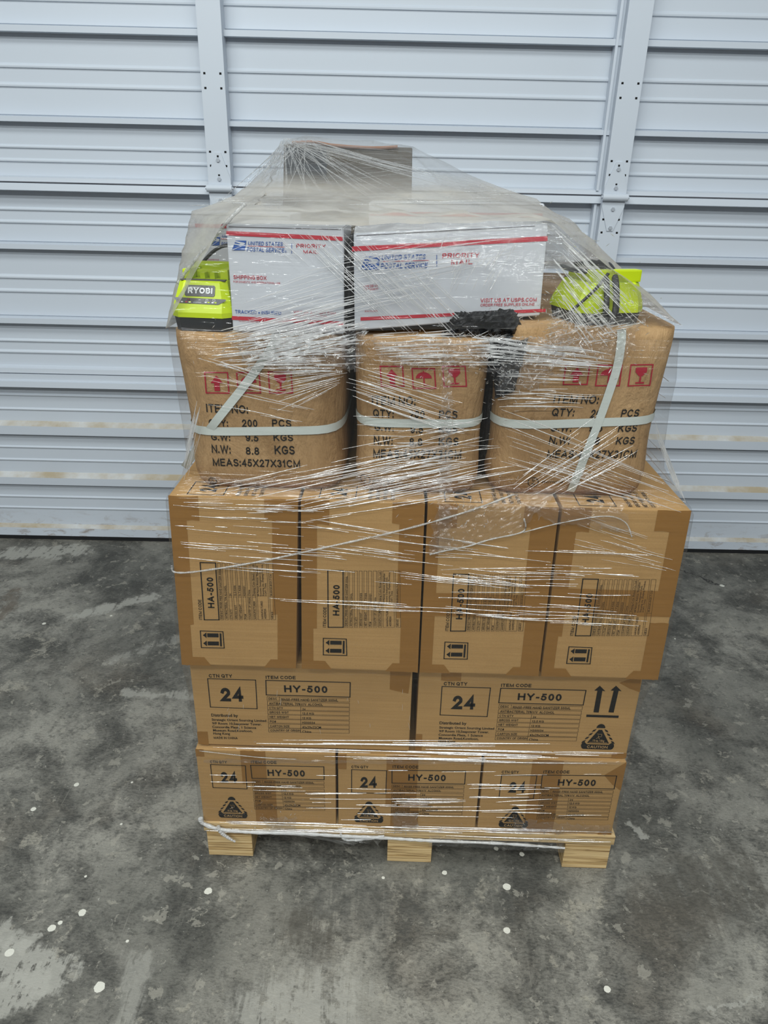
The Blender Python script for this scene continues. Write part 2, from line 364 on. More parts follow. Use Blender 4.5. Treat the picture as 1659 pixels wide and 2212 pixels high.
section('door_section', lowp, ((.485, .51), (.27, .295), (.048, .066)))
bm = bmesh.new(); add_box(bm, DX0, DX1, -.02, .02, .0005, .0178)
from_bm('bottom_seal', bm, [M_rubber], door)
def stile(x0, x1, z0, z1, lip=0):
    bm = bmesh.new()
    add_box(bm, x0, x1, -.058, 0, z0, z1, .0015)
    if lip: add_box(bm, x0-.019, x0-.011, -.036, 0, z0+.01, z1-.012); add_box(bm, x0-.011, x0, -.026, 0, z0+.01, z1-.012)
    so = from_bm('stile', bm, [M_door], door)
    return so
YS = -.058
def holes(par, pts):
    bm = bmesh.new()
    for (x, z) in pts: add_box(bm, x-.0036, x+.0036, YS-.0006, YS+.002, z-.0032, z+.0032, .001)
    from_bm('slot_holes', bm, [M_hole], par)
HZ = (1.888, 1.668, 1.628, 1.449, 1.408)
def scl(x): return x*.971   # the stiles stand 48 mm nearer than the door skin
for (xa, xb, lip) in ((-.700, -.625, 0), (.608, .683, 1)):
    cx = (xa+xb)/2
    sa = stile(xa, xb, 1.349, 2.03, lip); holes(sa, [(cx+s*.025, z*.9993) for z in HZ for s in (-1, 1)])
    sb = stile(xa, xb, .70, 1.337, lip); holes(sb, [(cx+s*.026, z) for z in (1.272, 1.231) for s in (-1, 1)])
    stile(xa, xb, .03, .69, lip); stile(xa, xb, 2.045, 2.8, lip)
    hg = None
    bm = bmesh.new()
    for zs, top_ in ((1, 1.446), (-1, 1.236)):
        zb = 1.347 if zs > 0 else 1.333
        pts = [(cx-.037, zb), (cx-.037, zb+zs*.022), (cx-.010, top_), (cx+.010, top_), (cx+.037, zb+zs*.022), (cx+.037, zb)]
        fr_ = [bm.verts.new((x, YS-.0035, z)) for x, z in pts]; bk = [bm.verts.new((x, YS+.001, z)) for x, z in pts]
        bm.faces.new(fr_); bm.faces.new(bk[::-1])
        for i in range(6): bm.faces.new((fr_[i], fr_[(i+1) % 6], bk[(i+1) % 6], bk[i]))
    hg = from_bm('hinge', bm, [M_door], door)
    v, f = tube([(cx-.042, YS-.010, 1.340), (cx+.042, YS-.010, 1.340)], .0115, 16)
    from_data('hinge_knuckle', v, f, [M_door], hg)
    v, f = tube([(cx-.046, YS-.010, 1.340), (cx+.046, YS-.010, 1.340)], .005, 12)
    from_data('hinge_pin', v, f, [M_bolt], hg)
    for z in (1.424, 1.368, 1.304, 1.246):
        v, f = tube([(cx, YS-.003, z), (cx, YS-.0075, z)], .0066, 6)
        b1 = from_data('bolt', v, f, [M_bolt], hg)
    bm = bmesh.new()
    add_box(bm, cx-.003, cx+.003, YS-.0042, YS-.002, 1.432, 1.438); add_box(bm, cx-.003, cx+.003, YS-.0042, YS-.002, 1.377, 1.382)
    from_bm('slot_holes', bm, [M_hole], hg)

# ------------------------------------------------------------------ lettering
_gl = {}
def _arc(cx, cy, rx, ry, a0, a1, n=9): return [(cx+rx*math.cos(math.radians(a0+(a1-a0)*k/n)), cy+ry*math.sin(math.radians(a0+(a1-a0)*k/n))) for k in range(n+1)]
_el = lambda cx, cy, rx, ry: _arc(cx, cy, rx, ry, 90, 450, 18)
# block capitals as pen strokes: width, strokes in a unit box
STROKE = {
 'A': (.98, [[(0, 0), (.5, 1), (1, 0)], [(.17, .30), (.83, .30)]]), 'B': (.82, [[(0, 0), (0, 1), (.55, 1)]+_arc(.55, .76, .4, .24, 90, -90)+[(0, .52)], [(.5, .52)]+_arc(.6, .26, .4, .26, 90, -90)+[(0, 0)]]),
 'C': (.92, [_arc(.52, .5, .52, .5, 42, 318, 16)]), 'D': (.90, [[(0, 0), (0, 1), (.45, 1)]+_arc(.45, .5, .55, .5, 90, -90, 12)+[(0, 0)]]),
 'E': (.78, [[(1, 1), (0, 1), (0, 0), (1, 0)], [(0, .52), (.92, .52)]]), 'F': (.72, [[(1, 1), (0, 1), (0, 0)], [(0, .5), (.85, .5)]]),
 'G': (.96, [_arc(.52, .5, .52, .5, 42, 310, 16)+[(1, .18), (1, .46), (.55, .46)]]), 'H': (.90, [[(0, 0), (0, 1)], [(1, 0), (1, 1)], [(0, .52), (1, .52)]]),
 'I': (.20, [[(.5, 0), (.5, 1)]]), 'J': (.66, [[(1, 1), (1, .3)]+_arc(.5, .3, .5, .3, 0, -170)]), 'K': (.90, [[(0, 0), (0, 1)], [(1, 1), (0, .36)], [(.33, .58), (1, 0)]]),
 'L': (.72, [[(0, 1), (0, 0), (1, 0)]]), 'M': (1.06, [[(0, 0), (0, 1), (.5, .02), (1, 1), (1, 0)]]), 'N': (.90, [[(0, 0), (0, 1), (1, 0), (1, 1)]]),
 'O': (1.0, [_el(.5, .5, .5, .5)]), 'P': (.80, [[(0, 0), (0, 1), (.6, 1)]+_arc(.6, .72, .4, .28, 90, -90)+[(0, .44)]]), 'Q': (1.0, [_el(.5, .5, .5, .5), [(.58, .28), (1, -.03)]]),
 'R': (.88, [[(0, 0), (0, 1), (.6, 1)]+_arc(.6, .74, .4, .26, 90, -90)+[(0, .48)], [(.48, .48), (1, 0)]]), 'S': (.82, [_arc(.5, .75, .46, .25, 28, 270, 10)+_arc(.5, .25, .5, .25, 90, -155, 10)[1:]]),
 'T': (.82, [[(0, 1), (1, 1)], [(.5, 1), (.5, 0)]]), 'U': (.90, [[(0, 1), (0, .36)]+_arc(.5, .36, .5, .36, 180, 360)+[(1, 1)]]), 'V': (.92, [[(0, 1), (.5, 0), (1, 1)]]),
 'W': (1.30, [[(0, 1), (.24, 0), (.5, 1), (.76, 0), (1, 1)]]), 'X': (.90, [[(0, 0), (1, 1)], [(0, 1), (1, 0)]]), 'Y': (.90, [[(0, 1), (.5, .44), (1, 1)], [(.5, .46), (.5, 0)]]), 'Z': (.80, [[(0, 1), (1, 1), (0, 0), (1, 0)]]),
 '0': (.70, [_el(.5, .5, .5, .5)]), '1': (.46, [[(.05, .74), (.7, 1), (.7, 0)]]), '2': (.70, [_arc(.5, .70, .48, .30, 170, -25, 9)+[(0, 0), (1, 0)]]), '3': (.70, [_arc(.46, .76, .44, .24, 150, -90, 8)+_arc(.46, .26, .52, .26, 90, -155, 9)]),
 '4': (.74, [[(.76, 0), (.76, 1), (0, .28), (1, .28)]]), '5': (.70, [[(.92, 1), (.2, 1), (.07, .50)]+_arc(.45, .32, .53, .32, 135, -155, 11)]), '6': (.70, [_el(.5, .31, .5, .31), _arc(.52, .5, .52, .5, 48, 180, 9)+[(0, .31)]]),
 '7': (.70, [[(0, 1), (1, 1), (.38, 0)]]), '8': (.70, [_el(.5, .76, .42, .24), _el(.5, .26, .5, .26)]), '9': (.70, [_el(.5, .69, .5, .31), _arc(.48, .5, .52, .5, 228, 360, 9)+[(1, .69)]]),
 '-': (.42, [[(0, .38), (1, .38)]]), ':': (.2, [[(.5, .0), (.5, .1)], [(.5, .6), (.5, .7)]]), '.': (.2, [[(.5, 0), (.5, .08)]]), ',': (.2, [[(.6, .06), (.4, -.14)]]), '/': (.42, [[(0, 0), (1, 1)]]),
 '#': (.76, [[(.2, 0), (.4, 1)], [(.6, 0), (.8, 1)], [(0, .33), (.95, .33)], [(.05, .67), (1, .67)]]), '%': (1.1, [_el(.18, .76, .16, .24), _el(.82, .24, .16, .24), [(.2, 0), (.8, 1)]]), '?': (.7, [_arc(.5, .74, .46, .26, 170, -60, 9)+[(.5, .3)], [(.5, 0), (.5, .06)]])}
def pen(st, w, shear, sp):
    vv, ff = [], []; x = 0
    for ch in st:
        if ch == ' ': x += .38*sp; continue
        W_, strokes = STROKE[ch]; W_ = max(W_, w)
        for pl in strokes:
            q = [Vector((x+w/2+max(0, W_-w)*a, w/2+(1-w)*b)) for a, b in pl]; closed = (q[0]-q[-1]).length < 1e-4
            if closed: q = q[:-1]
            n = len(q); L = []
            for i in range(n):
                a = q[i-1] if (i or closed) else None; b = q[(i+1) % n] if (i < n-1 or closed) else None
                d1 = (q[i]-a).normalized() if a is not None else None; d2 = (b-q[i]).normalized() if b is not None else None
                p = q[i]
                if d1 is None: d = d2; p = p-d*w/2; m = Vector((-d.y, d.x))
                elif d2 is None: d = d1; p = p+d*w/2; m = Vector((-d.y, d.x))
                else:
                    t_ = (d1+d2); t_ = t_.normalized() if t_.length > 1e-4 else Vector((-d1.y, d1.x)); m = Vector((-t_.y, t_.x)); c_ = max(.42, m.dot(Vector((-d1.y, d1.x)))); m = m/c_
                L.append((p+m*w/2, p-m*w/2))
            k = len(vv)
            for a, b in L: vv += [(a.x+shear*a.y, a.y), (b.x+shear*b.y, b.y)]
            for i in range(n if closed else n-1): i2 = (i+1) % n; ff.append((k+2*i, k+2*i+1, k+2*i2+1, k+2*i2))
        x += W_+.17*sp
    return [(a*CAP, b*CAP) for a, b in vv], ff
def glyphs(s, bold=0, shear=0, sp=1.0):
    k = (s, bold, shear, sp)
    if k in _gl: return _gl[k]
    if all(q in STROKE or q == ' ' for q in s) and 'CAP' in globals():
        _gl[k] = pen(s, .145+bold*2.5, shear, sp); return _gl[k]
    c = bpy.data.curves.new('lettering', 'FONT'); c.body = s
    c.offset = bold; c.shear = shear; c.resolution_u = 2; c.space_character = sp
    o = bpy.data.objects.new('lettering', c); COL.objects.link(o)
    dg = bpy.context.evaluated_depsgraph_get(); me = o.evaluated_get(dg).to_mesh()
    vv = [(q.co.x, q.co.y) for q in me.vertices]; ff = [tuple(p.vertices) for p in me.polygons]
    o.evaluated_get(dg).to_mesh_clear(); bpy.data.objects.remove(o); bpy.data.curves.remove(c)
    _gl[k] = (vv, ff); return _gl[k]
_v, _ = glyphs('H', .0); CAP = max(q[1] for q in _v)
class Print:
    """flat ink shapes in a face's own metres (a to the right, b up)"""
    def __init__(s): s.v = []; s.f = []; s.mi = []
    def poly(s, pts, mi=0):
        ar = sum(pts[i][0]*pts[(i+1) % len(pts)][1]-pts[(i+1) % len(pts)][0]*pts[i][1] for i in range(len(pts)))
        if ar < 0: pts = list(pts)[::-1]
        n = len(s.v); s.v += [tuple(p) for p in pts]; s.f.append(tuple(range(n, n+len(pts)))); s.mi.append(mi)
    def line(s, p, q, w, mi=0):
        p = Vector(p[:2]); q = Vector(q[:2]); d = (q-p).normalized(); n = Vector((-d.y, d.x))*w/2; e = d*w/2
        s.poly([p-e-n, q+e-n, q+e+n, p-e+n], mi)
    def frame(s, c, w, mi=0):
        for i in range(len(c)): s.line(c[i], c[(i+1) % len(c)], w, mi)
    def text(s, st, p, q, cap, mi=0, bold=.012, shear=0, fit=True, sp=1.0):
        vv, ff = glyphs(st, bold, shear, sp)
        x0 = min(a for a, b in vv); x1 = max(a for a, b in vv)
        p = Vector(p[:2]); q = Vector(q[:2]); d = q-p; L = d.length; d = d/L; n = Vector((-d.y, d.x))
        kx = L/(x1-x0); ky = cap/CAP
        if not fit: kx = ky
        k = len(s.v)
        for a, b in vv: s.v.append(tuple(p+d*((a-x0)*kx)+n*(b*ky)))
        for f in ff:
            f = [k+i for i in f]; ar = sum(s.v[f[i]][0]*s.v[f[(i+1) % len(f)]][1]-s.v[f[(i+1) % len(f)]][0]*s.v[f[i]][1] for i in range(len(f)))
            s.f.append(tuple(f if ar >= 0 else f[::-1])); s.mi.append(mi)
    def obj(s, name, fn, mats, parent):
        me_v = [fn(a, b) for a, b in s.v]
        for q, k in zip(s.f, s.mi):      # later inks lie on the earlier ones
            for i in q: me_v[i] = me_v[i]+Vector((0, -.00018*k, 0))
        return from_data(name, me_v, s.f, mats, parent, mi=s.mi)
    def shifted(s, da=0, db=0, ka=1, kb=1):
        p = Print(); p.v = [(a*ka+da, b*kb+db) for a, b in s.v]; p.f = list(s.f); p.mi = list(s.mi); return p

def px(orx, ory, sc, y, xL, zB):
    """crop pixel -> metres on the face whose lower left corner is (xL, zB) at depth y"""
    def g(a, b):
        w = at(orx+a/sc, ory+b/sc, y); return (w.x-xL, w.z-zB)
    return g
def T(P, g, st, x0, x1, ytop, ybot, sl=0, **k):
    """text between crop columns x0..x1, rows ytop..ybot (caps), sl = drop of the baseline to the right"""
    p = g(x0, ybot); q = g(x1, ybot+sl); c = g(x0, ytop)
    P.text(st, p, q, abs(c[1]-p[1]), **k)
def Tv(P, g, st, y0, y1, xl, xb, **k):
    """text running upwards from row y0 to row y1, baseline at column xb, caps reaching column xl"""
    p = g(xb, y0); q = g(xb, y1); c = g(xl, y0)
    P.text(st, p, q, abs(c[0]-p[0]), **k)

ROWS = [('DESC', 'RINSE-FREE HAND SANITIZER 500ML'), ('ANTIBACTERIAL 70%V/V  ALCOHOL', None), ('CTN QTY', '24'), ('GROSS WGT', '12.5 KG'), ('NET WEIGHT', '12 KG'), ('PO#', 'H200034'), ('CARTON SIZE', '43x29x22CM'), ('COUNTRY OF ORIGIN', 'China')]
def caution(P, c, b0, w, h):
    """the black lifting-caution triangle: dome, dashes, triangle and foot"""
    def q(a, b): return (c+a*w, b0+b*h)
    P.poly([q(.13*math.cos(th)*1.0, .84+.155*math.sin(th)) for th in [math.pi*i/12 for i in range(13)]])
    for s in (-1, 1):
        for k in range(4):
            a0, b0_ = .115+.085*k, .80-.148*k
            quad = [q(s*a0, b0_), q(s*(a0+.095), b0_-.045), q(s*(a0+.135), b0_-.125), q(s*(a0+.045), b0_-.09)]
            P.poly(quad if s > 0 else quad[::-1])
    P.poly([q(-.33, .245), q(.33, .245), q(.05, .77), q(-.05, .77)])
    P.line(q(-.27, .275), q(.27, .275), .0006, 1)
    P.frame([q(-.05, .60), q(.07, .60), q(.06, .50), q(-.01, .50)], .0006, 1)
    P.line(q(-.06, .62), q(-.03, .55), .0008, 1); P.line(q(-.03, .55), q(-.02, .47), .0008, 1); P.line(q(-.02, .47), q(-.08, .43), .0008, 1); P.line(q(-.02, .47), q(.02, .42), .0008, 1)
    P.text('10 to 16kg', q(-.17, .315), q(.17, .315), .075*h, 1, .004)
    pill = [q(-.5+.075*(1-math.cos(th)), .12-.11*math.sin(th)) for th in [math.pi*i/8-.6 for i in range(5)]]
    P.poly([q(-.47, .24), q(-.50, .14), q(-.47, .04), q(-.42, .0), q(.42, .0), q(.47, .04), q(.50, .14), q(.47, .24), q(.40, .27), q(.33, .19), q(-.33, .19), q(-.40, .27)])
    P.text('CAUTION', q(-.31, .045), q(.31, .045), .105*h, 1, .014)
# --- front of the wide hand sanitizer cartons (second layer)
g = px(400, 1420, 3.2529, .012, -.442, .3125)
PW = Print()
T(PW, g, 'CTN QTY', 168, 332, 116, 140, 2, bold=.022)
PW.frame([g(158, 148), g(495, 158), g(506, 360), g(178, 348)], .0017)
T(PW, g, '24', 243, 412, 212, 307, 3, bold=.034)
T(PW, g, 'ITEM CODE', 567, 777, 127, 150, 3, bold=.022)
PW.frame([g(567, 160), g(1160, 175), g(1158, 278), g(570, 262)], .0019)
T(PW, g, 'HY-500', 697, 1000, 195, 243, 6, bold=.030, sp=1.1)
ys = [273, 307, 338, 369, 401, 433, 466, 496]
for i, (a1, a2) in enumerate(ROWS):
    y = ys[i]; xl = 576+i*1.7; PW.frame([g(xl, y), g(1155-i*.3, y+15-i*.6), g(1155-i*.3, y+40-i*.6), g(xl, y+27)], .0006)
    k = dict(bold=.016)
    if i == 0:
        T(PW, g, a1, xl+11, xl+70, y+8, y+23, 1, **k); PW.line(g(662, y+3), g(662, y+29), .0006); T(PW, g, a2, 674, 1075, y+13, y+30, 6, **k)
    elif i == 1: T(PW, g, a1, xl+13, 968, y+7, y+24, 9, **k)
    else:
        T(PW, g, a1, xl+12, xl+12+{'CTN QTY': 97, 'GROSS WGT': 135, 'NET WEIGHT': 135, 'PO#': 42, 'CARTON SIZE': 136, 'COUNTRY OF ORIGIN': 210}[a1], y+8, y+23, 2, **k)
        PW.line(g(812, y+6), g(812, y+33), .0006)
        T(PW, g, a2, 823, 823+{'24': 22, '12.5 KG': 82, '12 KG': 62, 'H200034': 90, '43x29x22CM': 132, 'China': 64}[a2], y+16, y+31, 2, **k)
for st, x0, x1, y, h in (('Distributed by', 185, 372, 413, 19), ('Strategic Orient Sourcing Limited', 188, 570, 443, 15), ('9/F Room 10,Seapower Tower.', 191, 538, 469, 15), ('Concordia Plaza, 1 Science', 191, 500, 494, 15), ('Museum Road,Kowloon,', 197, 474, 518, 15), ('Hong Kong', 199, 316, 540, 15), ('MADE IN CHINA', 202, 370, 570, 15)):
    T(PW, g, st, x0, x1, y-h, y, (x1-x0)*.022, bold=.022)
# arrows and caution of the right-hand carton
g2 = px(880, 1440, 3.1904, .012, .001, .3125)
PA = Print()
for xc, xb in ((1326, 1300), (1438, 1403)):
    PA.poly([g2(xb-18, 313), g2(xb+18, 315), g2(xc+17, 165), g2(xc+38, 168), g2(xc, 130), g2(xc-38, 163), g2(xc-17, 165)][::-1])
PA.poly([g2(1232, 345), g2(1454, 352), g2(1456, 336), g2(1234, 329)])
ca, cb = g2(1305, 568); ct = g2(1330, 393)
caution(PA, ca, cb, g2(1420, 560)[0]-g2(1190, 560)[0], ct[1]-cb)
# --- front of the square-ended cartons (bottom layer)
g = px(720, 1620, 5.184, .004, -.156, .1065)
PN = Print()
T(PN, g, 'CTN QTY', 203, 393, 170, 200, 3, bold=.022)
PN.frame([g(205, 215), g(597, 228), g(588, 487), g(205, 472)], .0017)
T(PN, g, '24', 292, 487, 297, 417, 4, bold=.034)
T(PN, g, 'ITEM CODE', 665, 953, 170, 202, 4, bold=.022)
PN.frame([g(657, 222), g(1482, 237), g(1470, 382), g(657, 368)], .0018)
T(PN, g, 'HY-500', 838, 1257, 270, 341, 8, bold=.030, sp=1.1)
ys = [385, 428, 475, 515, 558, 600, 645, 682]
for i, (a1, a2) in enumerate(ROWS):
    y = ys[i]; xl = 656-i*.8; PN.frame([g(xl, y), g(1465-i*3.5, y+15), g(1465-i*3.5, y+46), g(xl, y+32)], .0006)
    k = dict(bold=.016)
    if i == 0:
        T(PN, g, a1, xl+13, xl+95, y+8, y+28, 1, **k); PN.line(g(772, y+3), g(772, y+33), .0006); T(PN, g, a2, 792, 1350, y+14, y+34, 8, **k)
    elif i == 1: T(PN, g, a1, xl+15, 1205, y+9, y+29, 10, **k)
    else:
        T(PN, g, a1, xl+14, xl+14+{'CTN QTY': 135, 'GROSS WGT': 190, 'NET WEIGHT': 190, 'PO#': 60, 'CARTON SIZE': 192, 'COUNTRY OF ORIGIN': 300}[a1], y+9, y+27, 2, **k)
        PN.line(g(978, y+6), g(978, y+39), .0006)
        T(PN, g, a2, 990, 990+{'24': 38, '12.5 KG': 115, '12 KG': 85, 'H200034': 118, '43x29x22CM': 178, 'China': 82}[a2], y+15, y+35, 2, **k)
ca, cb = g(397, 810); ct = g(397, 573)
caution(PN, ca, cb, g(560, 800)[0]-g(233, 800)[0], ct[1]-cb)
# --- front of the upright cartons of the third layer, lettering turned on its side
g = px(350, 1020, 2.8603, -.004, -.2185, .5225)
PH = Print()
Tv(PH, g, 'ITEM CODE', 957, 833, 999, 1018, bold=.014)
PH.frame([g(1022, 605), g(1117, 607), g(1123, 957), g(1031, 957)], .0019)
Tv(PH, g, 'HA-500', 885, 697, 1058, 1098, bold=.028, sp=1.05)
HR = [('DESC', 'RINSE-FREE HAND SANITIZER 500ML', 53, 290), ('ANTIBACTERIAL 70% ALCOHOL', None, 205, 0), ('CTN QTY', '24', 58, 16), ('GROSS WGT', '12.3 KGS', 84, 66), ('NET WEIGHT', '11.7 KGS', 88, 66), ('PO#', 'H200021', 28, 62), ('COUNTRY OF ORIGIN', 'China', 130, 40), ('MANUFACTURER', 'Zhejiang iColor Biotech Co., Ltd', 108, 195), ('', '', 0, 0), ('MEAS', '36.8X35.8X21.7 CM', 42, 135)]
cx_ = [(1128, 1148), (1157, 1177), (1187, 1206), (1217, 1236), (1246, 1265), (1275, 1294), (1304, 1325), (1334, 1355), (1364, 1432), (1442, 1470)]
for (a1, a2, l1, l2), (xl, xr) in zip(HR, cx_):
    PH.frame([g(xl, 608), g(xr, 609), g(xr+4, 957), g(xl+4, 957)], .0005)
    k = dict(bold=.010)
    if a1: Tv(PH, g, a1, 951, 951-l1, xl+7, xl+19, **k)
    if a1 == 'DESC': PH.line(g(xl+3, 892), g(xr+3, 892), .0005); Tv(PH, g, a2, 886, 640, xl+6, xl+18, **k)
    elif a2: PH.line(g(xl+2, 818), g(xr+2, 818), .0005); Tv(PH, g, a2, 812, 812-l2, xl+6, xl+18, **k)
    if not a1:
        Tv(PH, g, 'MANUFACTURED', 951, 842, 1386, 1398, **k); Tv(PH, g, 'ADDRESS', 951, 890, 1405, 1417, **k)
        for i, (st, L) in enumerate((('68 Pancun Avenue, Shangshan', 188), ('Economic Development Zone,', 165), ('Shaoxing city, Zhejiang Province,', 196), ('312471, China', 80))): Tv(PH, g, st, 812, 812-L, 1366+i*16, 1377+i*16, **k)
PH.frame([g(1003, 1025), g(1143, 1030), g(1147, 1131), g(1005, 1128)], .0017)
for yc in (1052, 1102):
    PH.poly([g(1017, yc), g(1040, yc-17), g(1040, yc+17)][::-1]); PH.poly([g(1045, yc-12), g(1045, yc+12), g(1115, yc+13), g(1115, yc-11)])
PH.poly([g(1122, 1040), g(1122, 1120), g(1133, 1121), g(1133, 1041)])

# ------------------------------------------------------------------ cartons
def bil(c, y):
    """face corners TL,TR,BR,BL as (x,z) at depth y -> map of metres (a,b) to the world point just off the face"""
    TL, TR, BR, BL = [Vector((p[0], p[1])) for p in c]; w = ((TR-TL).length+(BR-BL).length)/2; h = ((TL-BL).length+(TR-BR).length)/2
    def fn(a, b, o=.0007):
        s, t_ = a/w, b/h; p = (BL*(1-s)+BR*s)*(1-t_)+(TL*(1-s)+TR*s)*t_
        return Vector((p.x, y-o, p.y))
    return fn, w, h
def hexa(c, y0, depth, bev=.0025, seed=0, name='body', parent=None, m=None):
    bm = bmesh.new(); TL, TR, BR, BL = c
    pts = [(BL[0], y0, BL[1]), (BR[0], y0, BR[1]), (BR[0], y0+depth, BR[1]), (BL[0], y0+depth, BL[1]), (TL[0], y0, TL[1]), (TR[0], y0, TR[1]), (TR[0], y0+depth, TR[1]), (TL[0], y0+depth, TL[1])]
    V = [bm.verts.new(p) for p in pts]
    for q in ((0,1,5,4),(1,2,6,5),(2,3,7,6),(3,0,4,7),(4,5,6,7),(3,2,1,0)): bm.faces.new([V[i] for i in q])
    bmesh.ops.bevel(bm, geom=list(bm.edges), offset=bev, segments=2, profile=.6, affect='EDGES')
    # flap seam pressed into the top
    return from_bm(name, bm, [m or M_card], parent)
def strip(fn, pts, name, parent, m, o=.0004):
    P = Print(); P.poly(pts); return P.obj(name, lambda a, b: fn(a, b, o), [m], parent)
def rel(o, parent):   # put a part built in world space under its empty
    o.parent = parent; o.matrix_parent_inverse = Matrix.Translation(-Vector(parent.location))
    return o
def carton(c, y, depth, label, group, printing, tapes, mats=(M_ink, M_kprint), m=None, name='shipping_carton', cat='box'):
    fn, w, h = bil(c, y)
    e = empty(name, ((c[2][0]+c[3][0])/2, y+depth/2, min(c[2][1], c[3][1])))
    tag(e, label, cat, group)
    rel(hexa(c, y, depth, m=m), e)
    for i, tp in enumerate(tapes):
        rel(strip(fn, [(a*w, b*h) for a, b in tp], 'packing_tape', None, M_tape, .0003+.00004*i), e)
    for pr in printing:
        rel(pr.obj('printed_label', fn, list(mats), None), e)
    return e
def jag(a0, a1, b0, b1, rnd, n=6, side='bt', amp=.006):
    """a tape piece: rectangle with torn short ends"""
    pts = [(a0, b0), (a1, b0)]
    pts = []
    for i in range(n+1): pts.append((a0+(a1-a0)*i/n, b0+rnd.uniform(-amp, amp)))
    for i in range(n+1): pts.append((a1-(a1-a0)*i/n, b1+rnd.uniform(-amp, amp)))
    return pts
rnd = random.Random(3)
# bottom layer
B1 = [(-.447, -.161, .307, .306), (-.156, .137, .306, .308), (.142, .4285, .307, .3105)]
for i, (xa, xb, za, zb) in enumerate(B1):
    c = [(xa, za), (xb, zb), (xb, .1065), (xa, .1065)]
    tp = [jag(.32, .50, .55, 1.0, rnd), jag(.40, .56, .0, .62, rnd), jag(-.0, .06, .90, 1.0, rnd, 3)]
    if i == 2: tp = [jag(.34, .56, .0, 1.0, rnd), [(.86, .82), (1.0, 1.0), (1.0, .62), (.93, .70)], jag(.90, 1.0, .0, .05, rnd, 3)]
    if i == 1: tp = [jag(.34, .56, .30, 1.0, rnd), jag(.38, .58, .0, .42, rnd), jag(-.0, .06, .80, 1.0, rnd, 3)]
    carton(c, .004, .43, ('brown sanitizer carton in the bottom layer above the left pallet block', 'brown sanitizer carton in the bottom layer above the middle pallet block', 'brown sanitizer carton in the bottom layer above the right pallet block')[i],
           'cartons of the bottom layer', [PN.shifted(.0 if i < 2 else .010)], tp)
# second layer
for i, (xa, xb) in enumerate(((-.442, -.0115), (.001, .4285))):
    c = [(xa, .521), (xb, .521), (xb, .3125), (xa, .3125)]
    tp = [[(.90, 1.0), (.995, 1.0), (.985, .70), (.90, .74)], jag(.0, .05, .0, .16, rnd, 3)] if i == 0 else [[(.90, .90), (.99, 1.0), (1.0, .80), (.95, .84)], jag(.0, .03, .0, .22, rnd, 3), jag(.93, 1.0, .0, .06, rnd, 3), jag(.10, .19, .86, 1., rnd, 3)]
    carton(c, .012, .43, ('wide sanitizer carton in the second layer without arrows, left of the dark gap', 'wide sanitizer carton in the second layer printed with two big upward arrows')[i],
           'wide cartons of the second layer', [PW.shifted(.0 if i == 0 else .013, 0 if i == 0 else -.001, 1, 1)]+([PA] if i else []), tp)
# third layer, standing on edge
B3 = [(-.440, -.2195, -.451, -.2335), (-.2145, -.0045, -.2225, -.0025), (.0005, .2215, .001, .2255), (.2275, .443, .2305, .450)]
lab3 = ['upright carton coded HA-500 at the left end of the third layer', 'upright carton coded HA-500 standing second from left, below the middle-left gap between kraft packs',
        'upright carton coded HA-500 standing third from left, under the crumpled flap of film', 'upright carton coded HA-500 at the right end of the third layer']
for i, (ta, tb, ba, bb) in enumerate(B3):
    c = [(ta, .8725), (tb, .8725), (bb, .5225), (ba, .5225)]
    tp = [jag(-.0, .13, .26, .88, rnd, 4, amp=.004), jag(.0, .10, .0, .27, rnd, 4, amp=.004), jag(.0, .23, .87, 1.0, rnd, 4, amp=.004),
          jag(.80, 1.0, .34, .90, rnd, 4, amp=.004), jag(.84, 1.0, .0, .36, rnd, 4, amp=.004), jag(.74, 1.0, .885, 1.0, rnd, 4, amp=.004),
          [(.0, .0), (.26, .0), (.20, .055), (.0, .055)], [(1, .0), (.72, .0), (.78, .055), (1, .055)]]
    if i == 3: tp[3] = jag(.86, 1.0, .48, .90, rnd, 4, amp=.004); tp.append(jag(.0, 1.0, .40, .55, rnd, 2, amp=.004))
    if i == 2: tp[0] = jag(-.0, .10, .26, .88, rnd, 4, amp=.004); tp.append(jag(.0, .98, .36, .50, rnd, 2, amp=.004))
    e3 = carton(c, -.004, .386, lab3[i], 'upright cartons of the third layer', [PH.shifted((0.0, 0, .004, .004)[i], (.008, 0, 0, -.002)[i])], tp)
    P = Print(); x = ta+.030      # lettering on the flap side that faces up, read from the left end
    P.frame([(x, .004), (x+.062, .004), (x+.062, .060), (x, .060)], .0017); P.text('24', (x+.046, .016), (x+.046, .048), .030, bold=.03)
    for k, st in enumerate(('RINSE-FREE HAND', 'GROSS WGT 12.3', 'NET WEIGHT 11.7', 'COUNTRY OF ORIGIN')): P.text(st, (x+.090+k*.013, .004), (x+.090+k*.013, .070), .0068, bold=.012)
    rel(P.obj('top_lettering', lambda a, b: Vector((a, b, .8731)), [M_ink], None), e3)
# the same layers carry on to the back of the pallet
def rear(c, y, depth, name='shipping_carton', m=None):
    e = empty(name, ((c[2][0]+c[3][0])/2, y+depth/2, c[2][1])); tag(e, 'brown carton in the rear half of the wrapped pallet load', 'box', 'cartons in the rear half of the load')
    rel(hexa(c, y, depth, m=m), e); return e
for (xa, xb, za, zb) in B1: rear([(xa, za), (xb, zb), (xb, .1065), (xa, .1065)], .438, .43)
for (xa, xb) in ((-.442, -.0115), (.001, .4285)): rear([(xa, .521), (xb, .521), (xb, .3125), (xa, .3125)], .446, .42)
for (ta, tb, ba, bb) in B3: rear([(ta, .8725), (tb, .8725), (bb, .5225), (ba, .5225)], .386, .386)
